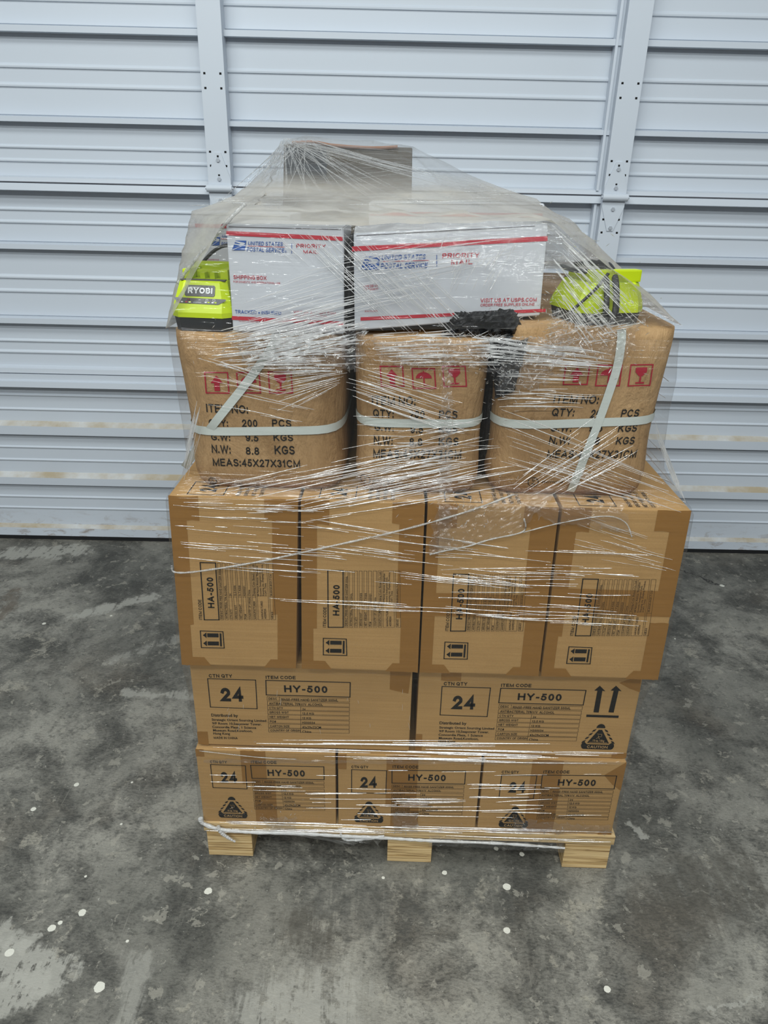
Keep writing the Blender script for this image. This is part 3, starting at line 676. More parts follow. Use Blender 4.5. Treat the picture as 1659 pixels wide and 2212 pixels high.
# ------------------------------------------------------------------ kraft packs
N_EXP = 6.0
def nexp(t_): return N_EXP+(5 if t_ > 0 else 3)*abs(t_)**2
def pack_fn(xc, yc, a, b, z0, z1, lean=0.0, flare=.0):
    H = (z1-z0)/2; zc = (z0+z1)/2
    def k(t_): return 1-.10*max(0, -t_)**8-.015*max(0, t_)**9
    def half(t_): return a*k(t_)*(1+flare*t_)*(1-.022*math.exp(-((t_+.32)/.35)**2))
    def cx(z): return xc+lean*(z-zc)
    def front(x, z, o=0.0):
        t_ = max(-1, min(1, (z-zc)/H)); s = (x-cx(z))/half(t_); s = max(-.999, min(.999, s))
        n_ = nexp(t_); return yc-b*k(t_)*(1-abs(s)**n_)**(1/n_)-o
    return front, half, k, cx, zc, H
def pack_mesh(fnset, yc, b, seg=72, lev=22):
    front, half, k, cx, zc, H = fnset
    v, f = [], []
    ts = [-1+2*(i/(lev-1)) for i in range(lev)]
    for t_ in ts:
        z = zc+t_*H
        for j in range(seg):
            th = 2*math.pi*j/seg; c_, s_ = math.cos(th), math.sin(th)
            n_ = nexp(t_); r = (abs(c_)**n_+abs(s_)**n_)**(-1/n_)
            v.append((cx(z)+half(t_)*r*c_, yc+b*k(t_)*r*s_, z))
    for i in range(lev-1):
        for j in range(seg): f.append((i*seg+j, i*seg+(j+1) % seg, (i+1)*seg+(j+1) % seg, (i+1)*seg+j))
    f.append(tuple(range(seg))[::-1]); f.append(tuple((lev-1)*seg+j for j in range(seg)))
    return v, f
PK = [dict(xc=-.280, yc=.222, a=.137, b=.200, z0=.874, z1=1.142, lean=-.022, flare=.012),
      dict(xc=-.018, yc=.222, a=.111, b=.198, z0=.874, z1=1.142, lean=.0, flare=.0),
      dict(xc=.2435, yc=.225, a=.142, b=.195, z0=.874, z1=1.164, lean=.012, flare=.0)]
plab = ['kraft pack under the left lime charger, bound by slanting and level white straps', 'middle wrinkled kraft pack bound by one level white strap only',
        'wrinkled kraft pack under the right lime charger, crossed by a steep white strap']
# rows of lettering, as crop pixels: text, x0, x1, top, bottom, drop
txt = [((360, 690, 3.95), [('ITEM NO:', 343, 700, 715, 787, 10), ('QTY:', 365, 530, 845, 905, 3), ('200', 645, 780, 845, 908, 2), ('PCS', 905, 1068, 845, 908, 4), ('G.W:', 385, 548, 968, 1025, 4), ('9.5', 680, 788, 970, 1030, 4), ('KGS', 915, 1083, 968, 1028, 3),
                            ('N.W:', 390, 552, 1062, 1132, 6), ('8.8', 682, 795, 1080, 1145, 3), ('KGS', 925, 1097, 1068, 1142, 3), ('MEAS:45X27X31CM', 400, 1143, 1178, 1243, 14), ('4GV/Y11/S/20', 440, 635, 1406, 1424, 3)],
        [(330, 525, 447, 622), (603, 793, 447, 620), (872, 1065, 440, 620)], (385, 1388, 34)),
       ((720, 700, 4.1475), [('ITEM NO:', 345, 735, 640, 722, 6), ('QTY:', 355, 540, 760, 832, 5), ('200', 675, 815, 768, 838, 2), ('PCS', 945, 1110, 768, 838, 3), ('G.W:', 368, 540, 885, 952, 6), ('9.5', 690, 803, 900, 972, 3), ('KGS', 940, 1110, 900, 968, 3),
                             ('N.W:', 362, 530, 998, 1078, 5), ('8.8', 680, 795, 1015, 1085, 3), ('KGS', 940, 1120, 1010, 1082, 3), ('MEAS:45X27X31CM', 358, 1145, 1118, 1195, 8), ('4GV/Y11/S/20', 345, 550, 1396, 1418, 2), ('CN/C22052 PI:006', 345, 680, 1433, 1452, 2)],
        [(420, 620, 375, 552), (705, 905, 395, 570), (980, 1180, 375, 555)], (283, 1408, 46)),
       ((1040, 690, 3.6065), [('ITEM NO:', 560, 915, 588, 655, 8), ('QTY:', 550, 725, 695, 757, 3), ('200', 845, 970, 705, 770, 2), ('PCS', 1088, 1235, 705, 765, 2), ('G.W:', 540, 705, 818, 878, 3), ('9.5', 840, 945, 820, 880, 2), ('KGS', 1065, 1220, 822, 882, 2),
                              ('N.W:', 525, 690, 915, 978, 2), ('8.8', 820, 920, 920, 980, 2), ('KGS', 1048, 1200, 920, 980, 2), ('MEAS:45X27X31CM', 510, 1218, 1022, 1084, 4), ('4GV/Y11/S/20', 470, 640, 1268, 1286, 2)],
        [(662, 848, 355, 510), (915, 1100, 360, 520), (1170, 1345, 358, 522)], (408, 1280, 40))]
straps = [[('h', .978, .990)], [('h', 1.002, 1.006)], [('h', 1.000, 1.020)]]
for i, d in enumerate(PK):
    fs = pack_fn(**d); front = fs[0]
    e = empty('kraft_pack', (d['xc'], d['yc'], d['z0'])); tag(e, plab[i], 'package', 'strapped kraft packs of the fourth layer')
    v, f = pack_mesh(fs, d['yc'], d['b'])
    rel(from_data('body', v, f, [M_kraft], None, smooth=True), e)
    o_, rows, syms, un = txt[i]
    g = px(o_[0], o_[1], o_[2], .026, 0, 0)
    P = Print()
    U = Print()
    for (st, x0, x1, yt, yb, sl) in rows: T(U if st[0] in '4C' else P, g, st, x0, x1, yt, yb, sl, bold=.014 if len(st) < 16 else .012, shear=.0 if i < 2 else .12)
    cc = [g(un[0]+un[2]*math.cos(th), un[1]+un[2]*math.sin(th)) for th in [2*math.pi*k/20 for k in range(20)]]
    U.frame(cc, .0012); U.text('U', g(un[0]-10, un[1]-6), g(un[0]+10, un[1]-6), .006); U.text('n', g(un[0]-10, un[1]+24), g(un[0]+10, un[1]+24), .006)
    rel(P.obj('printed_label', lambda a, b: Vector((a, front(a, b, .0011), b)), [M_ink], None), e)
    rel(U.obj('packaging_mark', lambda a, b: Vector((a, front(a, b, .0011), b)), [M_ink], None), e)
    R = Print()
    for j, (x0, x1, y0, y1) in enumerate(syms):
        sk = 12 if i < 2 else -22
        q = lambda s, t_: g(x0+(x1-x0)*s+(sk*t_ if i < 2 else sk*t_), y0+(y1-y0)*t_)
        R.frame([q(0, 0), q(1, 0), q(1, 1), q(0, 1)], .0021)
        def bar(s0, s1, t0, t1): R.poly([q(s0, t1), q(s1, t1), q(s1, t0), q(s0, t0)])
        if j == 0: R.poly([q(.22, .52), q(.78, .52), q(.5, .14)][::-1]); bar(.38, .62, .5, .9)
        elif j == 1:
            R.poly([q(.5+.36*math.cos(th), .5-.32*math.sin(th)) for th in [math.pi*k/10 for k in range(11)]]); bar(.47, .53, .12, .86); bar(.47, .68, .80, .87)
        else:
            R.poly([q(.24, .12), q(.24, .34), q(.42, .54), q(.58, .54), q(.76, .34), q(.76, .12)]); bar(.46, .54, .5, .84); bar(.3, .7, .82, .9)
    rel(R.obj('red_handling_marks', lambda a, b: Vector((a, front(a, b, .0011), b)), [M_redink], None), e)
    # straps
    k_, half, cxf, zc, H = fs[2], fs[1], fs[3], fs[4], fs[5]
    for (_, zl, zr) in straps[i]:
        v, f = [], []
        for j in range(73):
            th = 2*math.pi*j/72; c_, s_ = math.cos(th), math.sin(th)
            z = (zl+zr)/2+(zr-zl)/2*c_; t_ = (z-zc)/H; n_ = nexp(t_); r = (abs(c_)**n_+abs(s_)**n_)**(-1/n_)*1.012
            for dz in (-.0072, .0072): v.append((cxf(z)+half(t_)*r*c_, d['yc']+d['b']*k_(t_)*r*s_, z+dz))
        for j in range(72): f.append((2*j, 2*j+2, 2*j+3, 2*j+1))
        rel(from_data('strap', v, f, [M_strap], None, smooth=True), e)
    if i != 1:
        pix = [(597, 722), (590, 745), (560, 790), (520, 843), (455, 925), (415, 985), (398, 1010)] if i == 0 else [(1343, 712), (1342, 740), (1334, 790), (1316, 848), (1290, 920), (1262, 990), (1240, 1045), (1232, 1062)]
        pts = []
        for (u, vv) in pix:
            y = .03
            for _ in range(3): w = at(u, vv, y); y = front(w.x, min(max(w.z, d['z0']+.001), d['z1']-.001), .003)
            w = at(u, vv, y); w.z = min(w.z, d['z1']+.002); pts.append(w)
        pts = spline(pts, 6); v, f = [], []
        for j, p in enumerate(pts):
            tn = (pts[min(j+1, len(pts)-1)]-pts[max(j-1, 0)]).normalized(); n = Vector((tn.z, 0, -tn.x)).normalized()*.0068
            v += [p-n, p+n]
        for j in range(len(pts)-1): f.append((2*j, 2*j+1, 2*j+3, 2*j+2))
        # over the top edge
        a0, b0 = v[0].copy(), v[1].copy(); m0 = len(v); v += [a0+Vector((0, .16, .002)), b0+Vector((0, .16, .002))]; f.append((0, 1, m0+1, m0))
        rel(from_data('strap', v, f, [M_strap], None, smooth=True), e)
    bk = empty('kraft_pack', (d['xc'], .635, d['z0'])); tag(bk, 'kraft pack in the rear half of the wrapped pallet load', 'package', 'packs in the rear half of the load')
    d2 = dict(d); d2['yc'] = .635; fs2 = pack_fn(**d2); v, f = pack_mesh(fs2, .635, d['b'], 48, 14)
    rel(from_data('body', v, f, [M_kraft], None, smooth=True), bk)

# ------------------------------------------------------------------ pallet
pal = empty('pallet', (0, .43, 0)); tag(pal, 'pale plywood pallet on laminated wooden blocks carrying the whole load', 'pallet')
bm = bmesh.new(); add_box(bm, -.447, .437, .0, .868, .081, .1055, .001)
rel(from_bm('deck', bm, [M_wood], None), pal)
for y0 in (.006, .37, .73):
    for (xa, xb) in ((-.444, -.346), (-.049, .048), (.336, .434)):
        bm = bmesh.new(); add_box(bm, xa, xb, y0, y0+.135, 0.0005, .081, .0015)
        rel(from_bm('block', bm, [M_wood], None), pal)

# ------------------------------------------------------------------ white postal boxes
def eagle(P, g, x0, x1, y0, y1, mi=1):
    """blue slanted badge with a white bird's head sweeping through it"""
    q = lambda s, t_: g(x0+(x1-x0)*s, y0+(y1-y0)*t_)
    P.poly([q(.26, .0), q(1, .0), q(.90, 1), q(.0, 1)][::-1], mi)
    P.poly([q(.14, .10), q(.30, .05), q(.86, .22), q(.93, .34), q(.80, .42), q(.96, .50), q(.60, .52), q(.14, .40), q(.16, .30), q(.52, .38), q(.60, .33)][::-1], 2)
    P.poly([q(.0, .96), q(.60, .58), q(.72, .56), q(.40, .76), q(.08, 1.0)][::-1], 2)
def white_box(c, y, depth, label, fill, name='postal_box', ry=0.0):
    """c = TL,TR,BR,BL (x,z); ry = extra depth of the right-hand edge"""
    TL, TR, BR, BL = c; w = ((TR[0]-TL[0])+(BR[0]-BL[0]))/2
    e = empty(name, ((BL[0]+BR[0])/2, y+depth/2, min(BL[1], BR[1]))); tag(e, label, 'box', 'white postal boxes on top of the load')
    yy = lambda x: y+ry*(x-BL[0])/w
    bm = bmesh.new(); dx = -ry*depth/w*.3
    pts = [(p[0], yy(p[0]), p[1]) for p in (BL, BR, TR, TL)]; V = [bm.verts.new(p) for p in pts]+[bm.verts.new((p[0]+dx, p[1]+depth, p[2])) for p in pts]
    for q in ((0,1,2,3), (1,5,6,2), (5,4,7,6), (4,0,3,7), (3,2,6,7), (4,5,1,0)): bm.faces.new([V[i] for i in q])
    bmesh.ops.bevel(bm, geom=list(bm.edges), offset=.0015, segments=2, affect='EDGES')
    rel(from_bm('body', bm, [M_white], None), e)
    # closed flaps: a dark slit along the top front edge
    bm = bmesh.new()
    v = [(TL[0]+.004, yy(TL[0])-.0006, TL[1]-.0035), (TR[0]-.004, yy(TR[0])-.0006, TR[1]-.0035), (TR[0]-.004, yy(TR[0])-.0006, TR[1]-.0025), (TL[0]+.004, yy(TL[0])-.0006, TL[1]-.0025)]
    rel(from_data('flap_slit', v, [(0, 1, 2, 3)], [M_grille], None), e)
    P = Print(); fill(P)
    rel(P.obj('printing', lambda a, b: Vector((a, yy(a)-.0009, b)), [M_red, M_blue, M_white], None), e)
    return e
def fillL(P):
    g = px(360, 280, 3.318, .03, 0, 0)
    P.poly([g(428, 757), g(1262, 797), g(1262, 768), g(428, 725)]); P.poly([g(468, 1362), g(1268, 1402), g(1268, 1376), g(468, 1335)])
    eagle(P, g, 468, 572, 795, 864)
    T(P, g, 'UNITED STATES', 583, 835, 800, 828, 6, mi=1, bold=.009, shear=.22); T(P, g, 'POSTAL SERVICE', 575, 845, 842, 872, 9, mi=1, bold=.009, shear=.22)
    P.line(g(582, 833), g(845, 842), .0007); P.line(g(897, 818), g(896, 886), .0008, 1); T(P, g, '®', 846, 862, 866, 882, 0, mi=1, bold=0)
    T(P, g, 'PRIORITY', 930, 1140, 818, 846, 5, bold=.010, sp=1.15); T(P, g, 'MAIL', 980, 1086, 862, 886, 3, bold=.010, sp=1.3)
    T(P, g, 'SHIPPING BOX', 480, 717, 1042, 1070, 7, bold=.006); T(P, g, 'FOR DOMESTIC AND INTERNATIONAL USE', 480, 815, 1082, 1096, 12, bold=.0)
    T(P, g, 'TRACKED', 492, 645, 1291, 1317, 4, mi=1, bold=.008); P.poly([g(658, 1318), g(668, 1318), g(668, 1306), g(658, 1306)], 1); T(P, g, 'INSURED', 680, 822, 1297, 1322, 4, mi=1, bold=.008)
    T(P, g, 'VISIT US AT USPS.COM', 910, 1212, 1298, 1316, 9, bold=.006); T(P, g, 'ORDER FREE SUPPLIES ONLINE', 910, 1150, 1326, 1337, 5, bold=.0)
    T(P, g, 'For Domestic shipments, the maximum weight is 70 lbs.', 520, 830, 1367, 1376, 12, bold=.0)
white_box([(-.3185, 1.3005), (-.1435, 1.3005), (-.1435, 1.1445), (-.3185, 1.1445)], .03, .175, 'small square white postal box reading SHIPPING BOX, right of the left charger', fillL)
def fillR(P):
    ga = px(740, 400, 2.183, .03, 0, 0); gb = px(740, 400, 2.183, .08, 0, 0)
    def g(a, b):
        k = min(1, max(0, (a-45)/920)); p, q = ga(a, b), gb(a, b); return (p[0]*(1-k)+q[0]*k, p[1]*(1-k)+q[1]*k)
    P.poly([g(45, 312), g(966, 263), g(966, 240), g(45, 289)]); P.poly([g(85, 638), g(958, 598), g(958, 583), g(85, 622)])
    eagle(P, g, 85, 178, 336, 398)
    T(P, g, 'UNITED STATES', 183, 392, 328, 352, -3, mi=1, bold=.009, shear=.22); T(P, g, 'POSTAL SERVICE', 180, 402, 368, 394, -5, mi=1, bold=.009, shear=.22)
    P.line(g(183, 360), g(405, 354), .0008); P.line(g(444, 326), g(444, 381), .0009, 1)
    T(P, g, 'PRIORITY', 470, 645, 321, 344, -3, bold=.010, sp=1.15); T(P, g, 'MAIL', 512, 612, 352, 375, -3, bold=.010, sp=1.4)
    T(P, g, 'VISIT US AT USPS.COM', 650, 915, 534, 553, -4, bold=.010); T(P, g, 'ORDER FREE SUPPLIES ONLINE', 650, 905, 559, 572, -4, bold=.002)
    for k, st in enumerate(('HOW DID WE', 'DO TODAY?')): T(P, g, st, 100, 168, 470+k*15, 481+k*15, -2, bold=.004)
    T(P, g, 'SCAN TO SHARE', 105, 165, 590, 598, -2, bold=.002)
white_box([(-.1285, 1.2925), (.167, 1.3105), (.170, 1.1725), (-.1265, 1.150)], .03, .215, 'wide white postal box turned slightly, between the dark gap and the right charger', fillR, ry=.05)
def fillB(P):
    g = px(360, 280, 3.318, .30, 0, 0)
    P.poly([g(203, 700), g(800, 718), g(800, 690), g(203, 673)])
    eagle(P, g, 322, 385, 770, 830); T(P, g, 'POSTAL SERVICE', 393, 590, 806, 832, 5, mi=1, bold=.009, shear=.22); P.line(g(393, 782), g(590, 788), .0009); T(P, g, 'UNITED STATES', 397, 585, 752, 774, 5, mi=1, bold=.009, shear=.22)
    for k, st in enumerate(('PLEASE RECYCLE', 'ORDER SUPPLIES', 'ONLINE TODAY')): T(P, g, st, 288, 375, 926+k*14, 935+k*14, 2, bold=.002)
white_box([(-.437, 1.306), (-.262, 1.306), (-.262, 1.145), (-.444, 1.145)], .30, .155, 'white postal box half hidden behind the left charger, on the outer left edge', fillB)
def fillC(P):
    P.poly([(-.118, 1.306), (.208, 1.310), (.208, 1.317), (-.118, 1.313)])
white_box([(-.12, 1.330), (.21, 1.334), (.21, 1.167), (-.12, 1.165)], .36, .15, 'white postal box behind the wide one, only its top showing through hazy film', fillC)

# ------------------------------------------------------------------ tall grey-brown carton at the back
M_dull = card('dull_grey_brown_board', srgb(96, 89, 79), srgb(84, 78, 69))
c = [(-.302, 1.432), (-.040, 1.430), (-.034, 1.145), (-.318, 1.145)]
tall = empty('tall_carton', (-.175, .63, 1.145)); tag(tall, 'tall dull brown carton rising at the back above the white boxes', 'box')
bm = bmesh.new()
rel(hexa(c, .52, .24, m=M_dull), tall)
pts = [(-.285, .519, 1.434), (-.24, .519, 1.436), (-.20, .519, 1.431), (-.12, .519, 1.428), (-.07, .519, 1.431)]
v, f = tube(spline(pts, 4), .0032, 6); rel(from_data('torn_edge', v, f, [mat('torn_board_edge', srgb(150, 112, 90), .8)], None), tall)
bm = bmesh.new(); add_box(bm, -.30, -.215, .515, .5195, 1.375, 1.425, .002)
rel(from_bm('black_patch', bm, [M_blk], None), tall)

# ------------------------------------------------------------------ battery chargers
def ring(w, yf, yb, z, ch):
    return [(-w+ch, yf, z), (w-ch, yf, z), (w, yf+ch, z), (w, yb-ch, z), (w-ch, yb, z), (-w+ch, yb, z), (-w, yb-ch, z), (-w, yf+ch, z)]
def loft(rings):
    v, f = [], []; n = len(rings[0])
    for r in rings: v += r
    for i in range(len(rings)-1):
        for j in range(n): f.append((i*n+j, i*n+(j+1) % n, (i+1)*n+(j+1) % n, (i+1)*n+j))
    f.append(tuple(range(n))[::-1]); f.append(tuple((len(rings)-1)*n+j for j in range(n)))
    return v, f
def charger(loc, rz, label, detail=True):
    e = empty('battery_charger', loc, rz); tag(e, label, 'charger', 'lime green battery chargers')
    v, f = loft([ring(.043, .005, .118, 0, .010), ring(.046, .002, .120, .0215, .012)]); from_data('base', v, f, [M_blk], e)
    v, f = loft([ring(.048, .0, .122, .0215, .013), ring(.048, .0, .122, .029, .013), ring(.046, .0055, .120, .041, .011), ring(.0385, .020, .116, .072, .010), ring(.0375, .023, .115, .0745, .010)])
    from_data('housing', v, f, [M_lime], e)
    bm = bmesh.new(); add_box(bm, -.036, .036, .0245, .036, .0742, .0760, .0008); from_bm('vent_grille', bm, [M_grille], e)
    bm = bmesh.new(); add_box(bm, -.037, -.024, .040, .113, .0743, .090, .003); add_box(bm, .024, .037, .040, .113, .0743, .090, .003); add_box(bm, -.037, .037, .095, .1135, .0743, .096, .003)
    add_box(bm, -.012, -.004, .050, .066, .0743, .084, .001); add_box(bm, .004, .012, .050, .066, .0743, .084, .001); add_box(bm, -.024, .024, .068, .095, .0743, .086, .003)
    from_bm('battery_dock', bm, [M_limed], e)
    fy = lambda z: .0055+(z-.041)*(.0145/.031)
    if detail:
        def plate(name, pts, m, o): return from_data(name, [(x, fy(z)-o, z) for x, z in pts], [tuple(range(len(pts)))], [m], e)
        bx = lambda x0, x1, z0, z1, c_: [(x0+c_, z0), (x1-c_, z0), (x1, z0+c_), (x1, z1-c_), (x1-c_, z1), (x0+c_, z1), (x0, z1-c_), (x0, z0+c_)]
        lp = plate('logo_plate', bx(-.0255, .0225, .0525, .0685, .002), M_label, .0008)
        P = Print(); P.text('RYOBI', (-.0205, .0568), (.0185, .0568), .0082, bold=.035)
        o = P.obj('lettering', lambda a, b: Vector((a, fy(b)-.0013, b)), [M_text], lp)
        ip = plate('indicator_panel', [(-.036, .0425), (.029, .0415), (.041, .0475), (.040, .0495), (-.042, .0505), (-.0425, .049)], M_label, .0008)
        for x, m_ in ((-.034, M_red), (-.029, M_text), (-.022, M_red), (-.0165, M_lime), (.009, M_text), (.0135, M_lime), (.020, M_text), (.0245, M_lime)):
            from_data('indicator_light', [(x-.0017, fy(.0435)-.0012, .0436), (x+.0017, fy(.0435)-.0012, .0436), (x+.0017, fy(.045)-.0012, .0452), (x-.0017, fy(.045)-.0012, .0452)], [(0, 1, 2, 3)], [m_], ip)
        P = Print(); P.frame([(-.0205, .0468), (-.0175, .0468), (-.0175, .0492), (-.0205, .0492)], .0004, 1)
        P.frame([(.009, .0464), (.0125, .0464), (.0125, .0488), (.009, .0488)], .0004); P.frame([(.020, .0464), (.0235, .0464), (.0235, .0488), (.020, .0488)], .0004)
        P.text('CHARGES', (-.011, .0434), (.002, .0434), .0013, bold=0)
        P.obj('panel_symbols', lambda a, b: Vector((a, fy(b)-.0012, b)), [M_text, M_redink], ip)
    return e
ch = charger((-.3685, .028, 1.1425), math.radians(-4), 'lime green battery charger with black logo plate at the left edge')
inv = lambda p, e: e.matrix_world.inverted() @ Vector(p)
bpy.context.view_layer.update()
v, f = tube([inv(p, ch) for p in spline([(-.36, .147, 1.165), (-.395, .15, 1.185), (-.402, .15, 1.215), (-.375, .16, 1.25), (-.345, .17, 1.262), (-.315, .215, 1.255), (-.30, .25, 1.24)], 6)], .0028, 8)
from_data('cord', v, f, [M_cord], ch, smooth=True)
ch2 = charger((.248, .165, 1.1645), math.radians(196), 'lime green battery charger wrapped in its black cord at the right edge', False)
ch2.scale = (1.22, .95, .86)
bpy.context.view_layer.update()
bm_v, bm_f = [], []
for pts, r in (([(.262, .036, 1.17), (.263, .040, 1.200), (.262, .058, 1.234), (.262, .10, 1.25), (.262, .16, 1.25)], .0040), ([(.277, .036, 1.17), (.278, .040, 1.200), (.276, .058, 1.234), (.275, .10, 1.25), (.275, .16, 1.25)], .0046),
               ([(.262, .05, 1.243), (.245, .042, 1.222), (.228, .038, 1.205), (.214, .036, 1.192), (.207, .036, 1.184)], .0024),
               ([(.200, .10, 1.247), (.215, .07, 1.244), (.245, .06, 1.244), (.27, .07, 1.244), (.26, .10, 1.252), (.22, .105, 1.250)], .0042)):
    v, f = tube([inv(p, ch2) for p in spline(pts, 6)], r, 8); k = len(bm_v); bm_v += v; bm_f += [tuple(k+i for i in q) for q in f]
from_data('cord', bm_v, bm_f, [M_cord], ch2, smooth=True)

# ------------------------------------------------------------------ black crumpled bags
def crumple(name, cx, cy, cz, sx, sy, sz, seed, label, rot=0):
    r_ = random.Random(seed); bm = bmesh.new(); bmesh.ops.create_icosphere(bm, subdivisions=4, radius=1)
    ph = [(Vector((r_.gauss(0, 1), r_.gauss(0, 1), r_.gauss(0, 1)))*r_.uniform(3, 9), r_.uniform(0, 6.28), r_.uniform(.02, .07)) for _ in range(18)]
    for q in bm.verts:
        n = q.co.normalized(); d = sum(a*abs(math.sin(k.dot(n)+p)) for k, p, a in ph)
        s = [abs(x)**.6*(1 if x > 0 else -1) for x in n]
        q.co = Vector((s[0]*sx, s[1]*sy, s[2]*sz))*(.78+d*.62)
        if rot: q.co = Matrix.Rotation(rot, 3, 'Y') @ q.co
    o = from_bm(name, bm, [M_bag]); o.location = (cx, cy, cz); tag(o, label, 'bag'); return o
def bag_sheet(quad, y, nu, nv, seed, label, dz=.012):
    r_ = random.Random(seed); A, B, C, D = [Vector(q) for q in quad]; v, f = [], []; n1 = nu+1
    for side in (0, 1):
        for j in range(nv+1):
            for i in range(n1):
                s_, t_ = i/nu, j/nv
                p = (A.lerp(B, s_)).lerp(D.lerp(C, s_), t_)+Vector((r_.gauss(0, 2.2), r_.gauss(0, 2.2)))*(1-side)
                e_ = min(1, 4*min(s_, 1-s_, t_, 1-t_)+.15)
                v.append(at(p.x, p.y, y+(dz if side else dz*(1-e_)*.9+r_.uniform(-.004, .004))))
    m = n1*(nv+1)
    for j in range(nv):
        for i in range(nu):
            a_ = j*n1+i; f += [(a_, a_+n1, a_+1), (a_+1, a_+n1, a_+n1+1), (m+a_, m+a_+1, m+a_+n1+1, m+a_+n1)]
    for i in range(nu): f += [(i, i+1, m+i+1, m+i), (nv*n1+i+1, nv*n1+i, m+nv*n1+i, m+nv*n1+i+1)]
    for j in range(nv): f += [(j*n1, m+j*n1, m+(j+1)*n1, (j+1)*n1), (j*n1+nu, (j+1)*n1+nu, m+(j+1)*n1+nu, m+j*n1+nu)]
    return tag(from_data('black_plastic_bag', v, f, [M_bag]), label, 'bag')
bag_sheet([(984, 676), (1108, 668), (1142, 728), (950, 724)], .030, 26, 12, 5, 'black plastic bag lying in front of the wide white box')
bag_sheet([(1060, 738), (1140, 734), (1110, 845), (1070, 862)], .021, 14, 20, 6, 'black plastic flap hanging over the inner top corner of the right kraft pack', .006)
crumple('black_plastic_bag', .101, .15, 1.02, .0075, .06, .125, 2, 'black plastic stuffed between the middle and right kraft packs')
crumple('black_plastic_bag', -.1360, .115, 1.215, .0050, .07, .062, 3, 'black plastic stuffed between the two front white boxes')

# ------------------------------------------------------------------ stretch wrap
wrap = empty('stretch_wrap', (0, .43, .09)); tag(wrap, 'clear stretch wrap wound tightly around the whole pallet load', 'plastic wrap')
# tube of film around the sides: height, left x, right x, front y
LV = [(.088, -.451, .440, -.006), (.108, -.453, .435, -.004), (.20, -.4525, .434, -.003), (.30, -.4525, .434, -.004), (.313, -.452, .434, -.002), (.33, -.449, .434, .005), (.45, -.449, .435, .005), (.512, -.452, .443, -.004), (.522, -.456, .455, -.0105),
      (.60, -.4545, .454, -.0105), (.75, -.448, .4515, -.0105), (.866, -.4445, .4475, -.0105), (.878, -.439, .442, -.006), (.905, -.418, .418, .008), (.94, -.408, .392, .012), (.98, -.408, .384, .009), (1.04, -.411, .380, .007), (1.09, -.414, .382, .008), (1.13, -.417, .378, .012), (1.150, -.418, .378, .016)]
YB = .875
def lv(z):
    for i in range(len(LV)-1):
        if z <= LV[i+1][0]:
            k = max(0, (z-LV[i][0])/(LV[i+1][0]-LV[i][0])); return [LV[i][j]*(1-k)+LV[i+1][j]*k for j in (1, 2, 3)]
    return list(LV[-1][1:])
def yfront(x, z):
    if z > 1.15:
        if x > .165: return .014+(z-1.15)*.36
        if x < -.318: return .016+(z-1.15)*.10+(-.318-x)*.5
        return .016+(z-1.15)*.04+max(0, x+.12)*.14
    return lv(z)[2]
rw = random.Random(11); seg_f, seg_s = 46, 14
ph = [(rw.uniform(10, 60), rw.uniform(20, 140), rw.uniform(0, 6), rw.uniform(.0002, .0006)) for _ in range(10)]
wob = lambda a, z: sum(am*math.sin(kx*a+kz*z+p) for kx, kz, p, am in ph)
v, f = [], []; zs = []
for i in range(len(LV)-1):
    k = max(1, int((LV[i+1][0]-LV[i][0])/.012)); zs += [LV[i][0]+(LV[i+1][0]-LV[i][0])*j/k for j in range(k)]
zs.append(LV[-1][0])
for z in zs:
    xl, xr, yf = lv(z); ringp = []
    cr = .004
    for j in range(seg_f+1): ringp.append((xl+cr+(xr-xl-2*cr)*j/seg_f, yf))
    for j in range(1, seg_s+1): ringp.append((xr, yf+cr+(YB-yf-2*cr)*(j-1)/(seg_s-1)))
    for j in range(seg_f+1): ringp.append((xr-cr-(xr-xl-2*cr)*j/seg_f, YB))
    for j in range(1, seg_s+1): ringp.append((xl, YB-cr-(YB-yf-2*cr)*(j-1)/(seg_s-1)))
    for j, (x, y) in enumerate(ringp):
        d = wob(x*1.0+y, z); v.append((x, y-d if j <= seg_f else y, z))
n = len(ringp)
for i in range(len(zs)-1):
    for j in range(n): f.append((i*n+j, i*n+(j+1) % n, (i+1)*n+(j+1) % n, (i+1)*n+j))
rel(from_data('side_film', v, f, [M_film], None, smooth=True), wrap)
# canopy: taut film tented over everything on top
H = [(-.421, .016, 1.148), (.378, .020, 1.172), (-.421, .42, 1.148), (.378, .44, 1.172), (-.421, .86, 1.148), (.378, .86, 1.172), (-.3225, .022, 1.303), (-.14, .022, 1.304), (-.129, .022, 1.296), (.170, .072, 1.315), (.1715, .075, 1.19), (-.1275, .018, 1.152), (.174, .066, 1.175),
     (-.440, .292, 1.309), (-.40, .02, 1.152), (.20, .40, 1.361), (.215, .50, 1.355), (.16, .35, 1.361), (.215, .60, 1.350), (-.306, .512, 1.436), (-.255, .512, 1.446), (-.038, .512, 1.434), (-.038, .77, 1.432), (-.306, .77, 1.436), (-.441, .46, 1.308)]
bm = bmesh.new()
for p in H: bm.verts.new(p)
bmesh.ops.convex_hull(bm, input=bm.verts)
for q in [q for q in bm.verts if not q.link_faces]: bm.verts.remove(q)
bmesh.ops.triangulate(bm, faces=bm.faces)
bmesh.ops.delete(bm, geom=[q for q in bm.faces if q.normal.z < -.5 or (q.calc_center_median().z < 1.18 and q.normal.z < .12 and abs(q.normal.y) < .9 and False)], context='FACES')
for it in range(5):
    es = [e for e in bm.edges if e.calc_length() > .03]
    if not es: break
    bmesh.ops.subdivide_edges(bm, edges=es, cuts=1, use_grid_fill=False); bmesh.ops.triangulate(bm, faces=bm.faces)
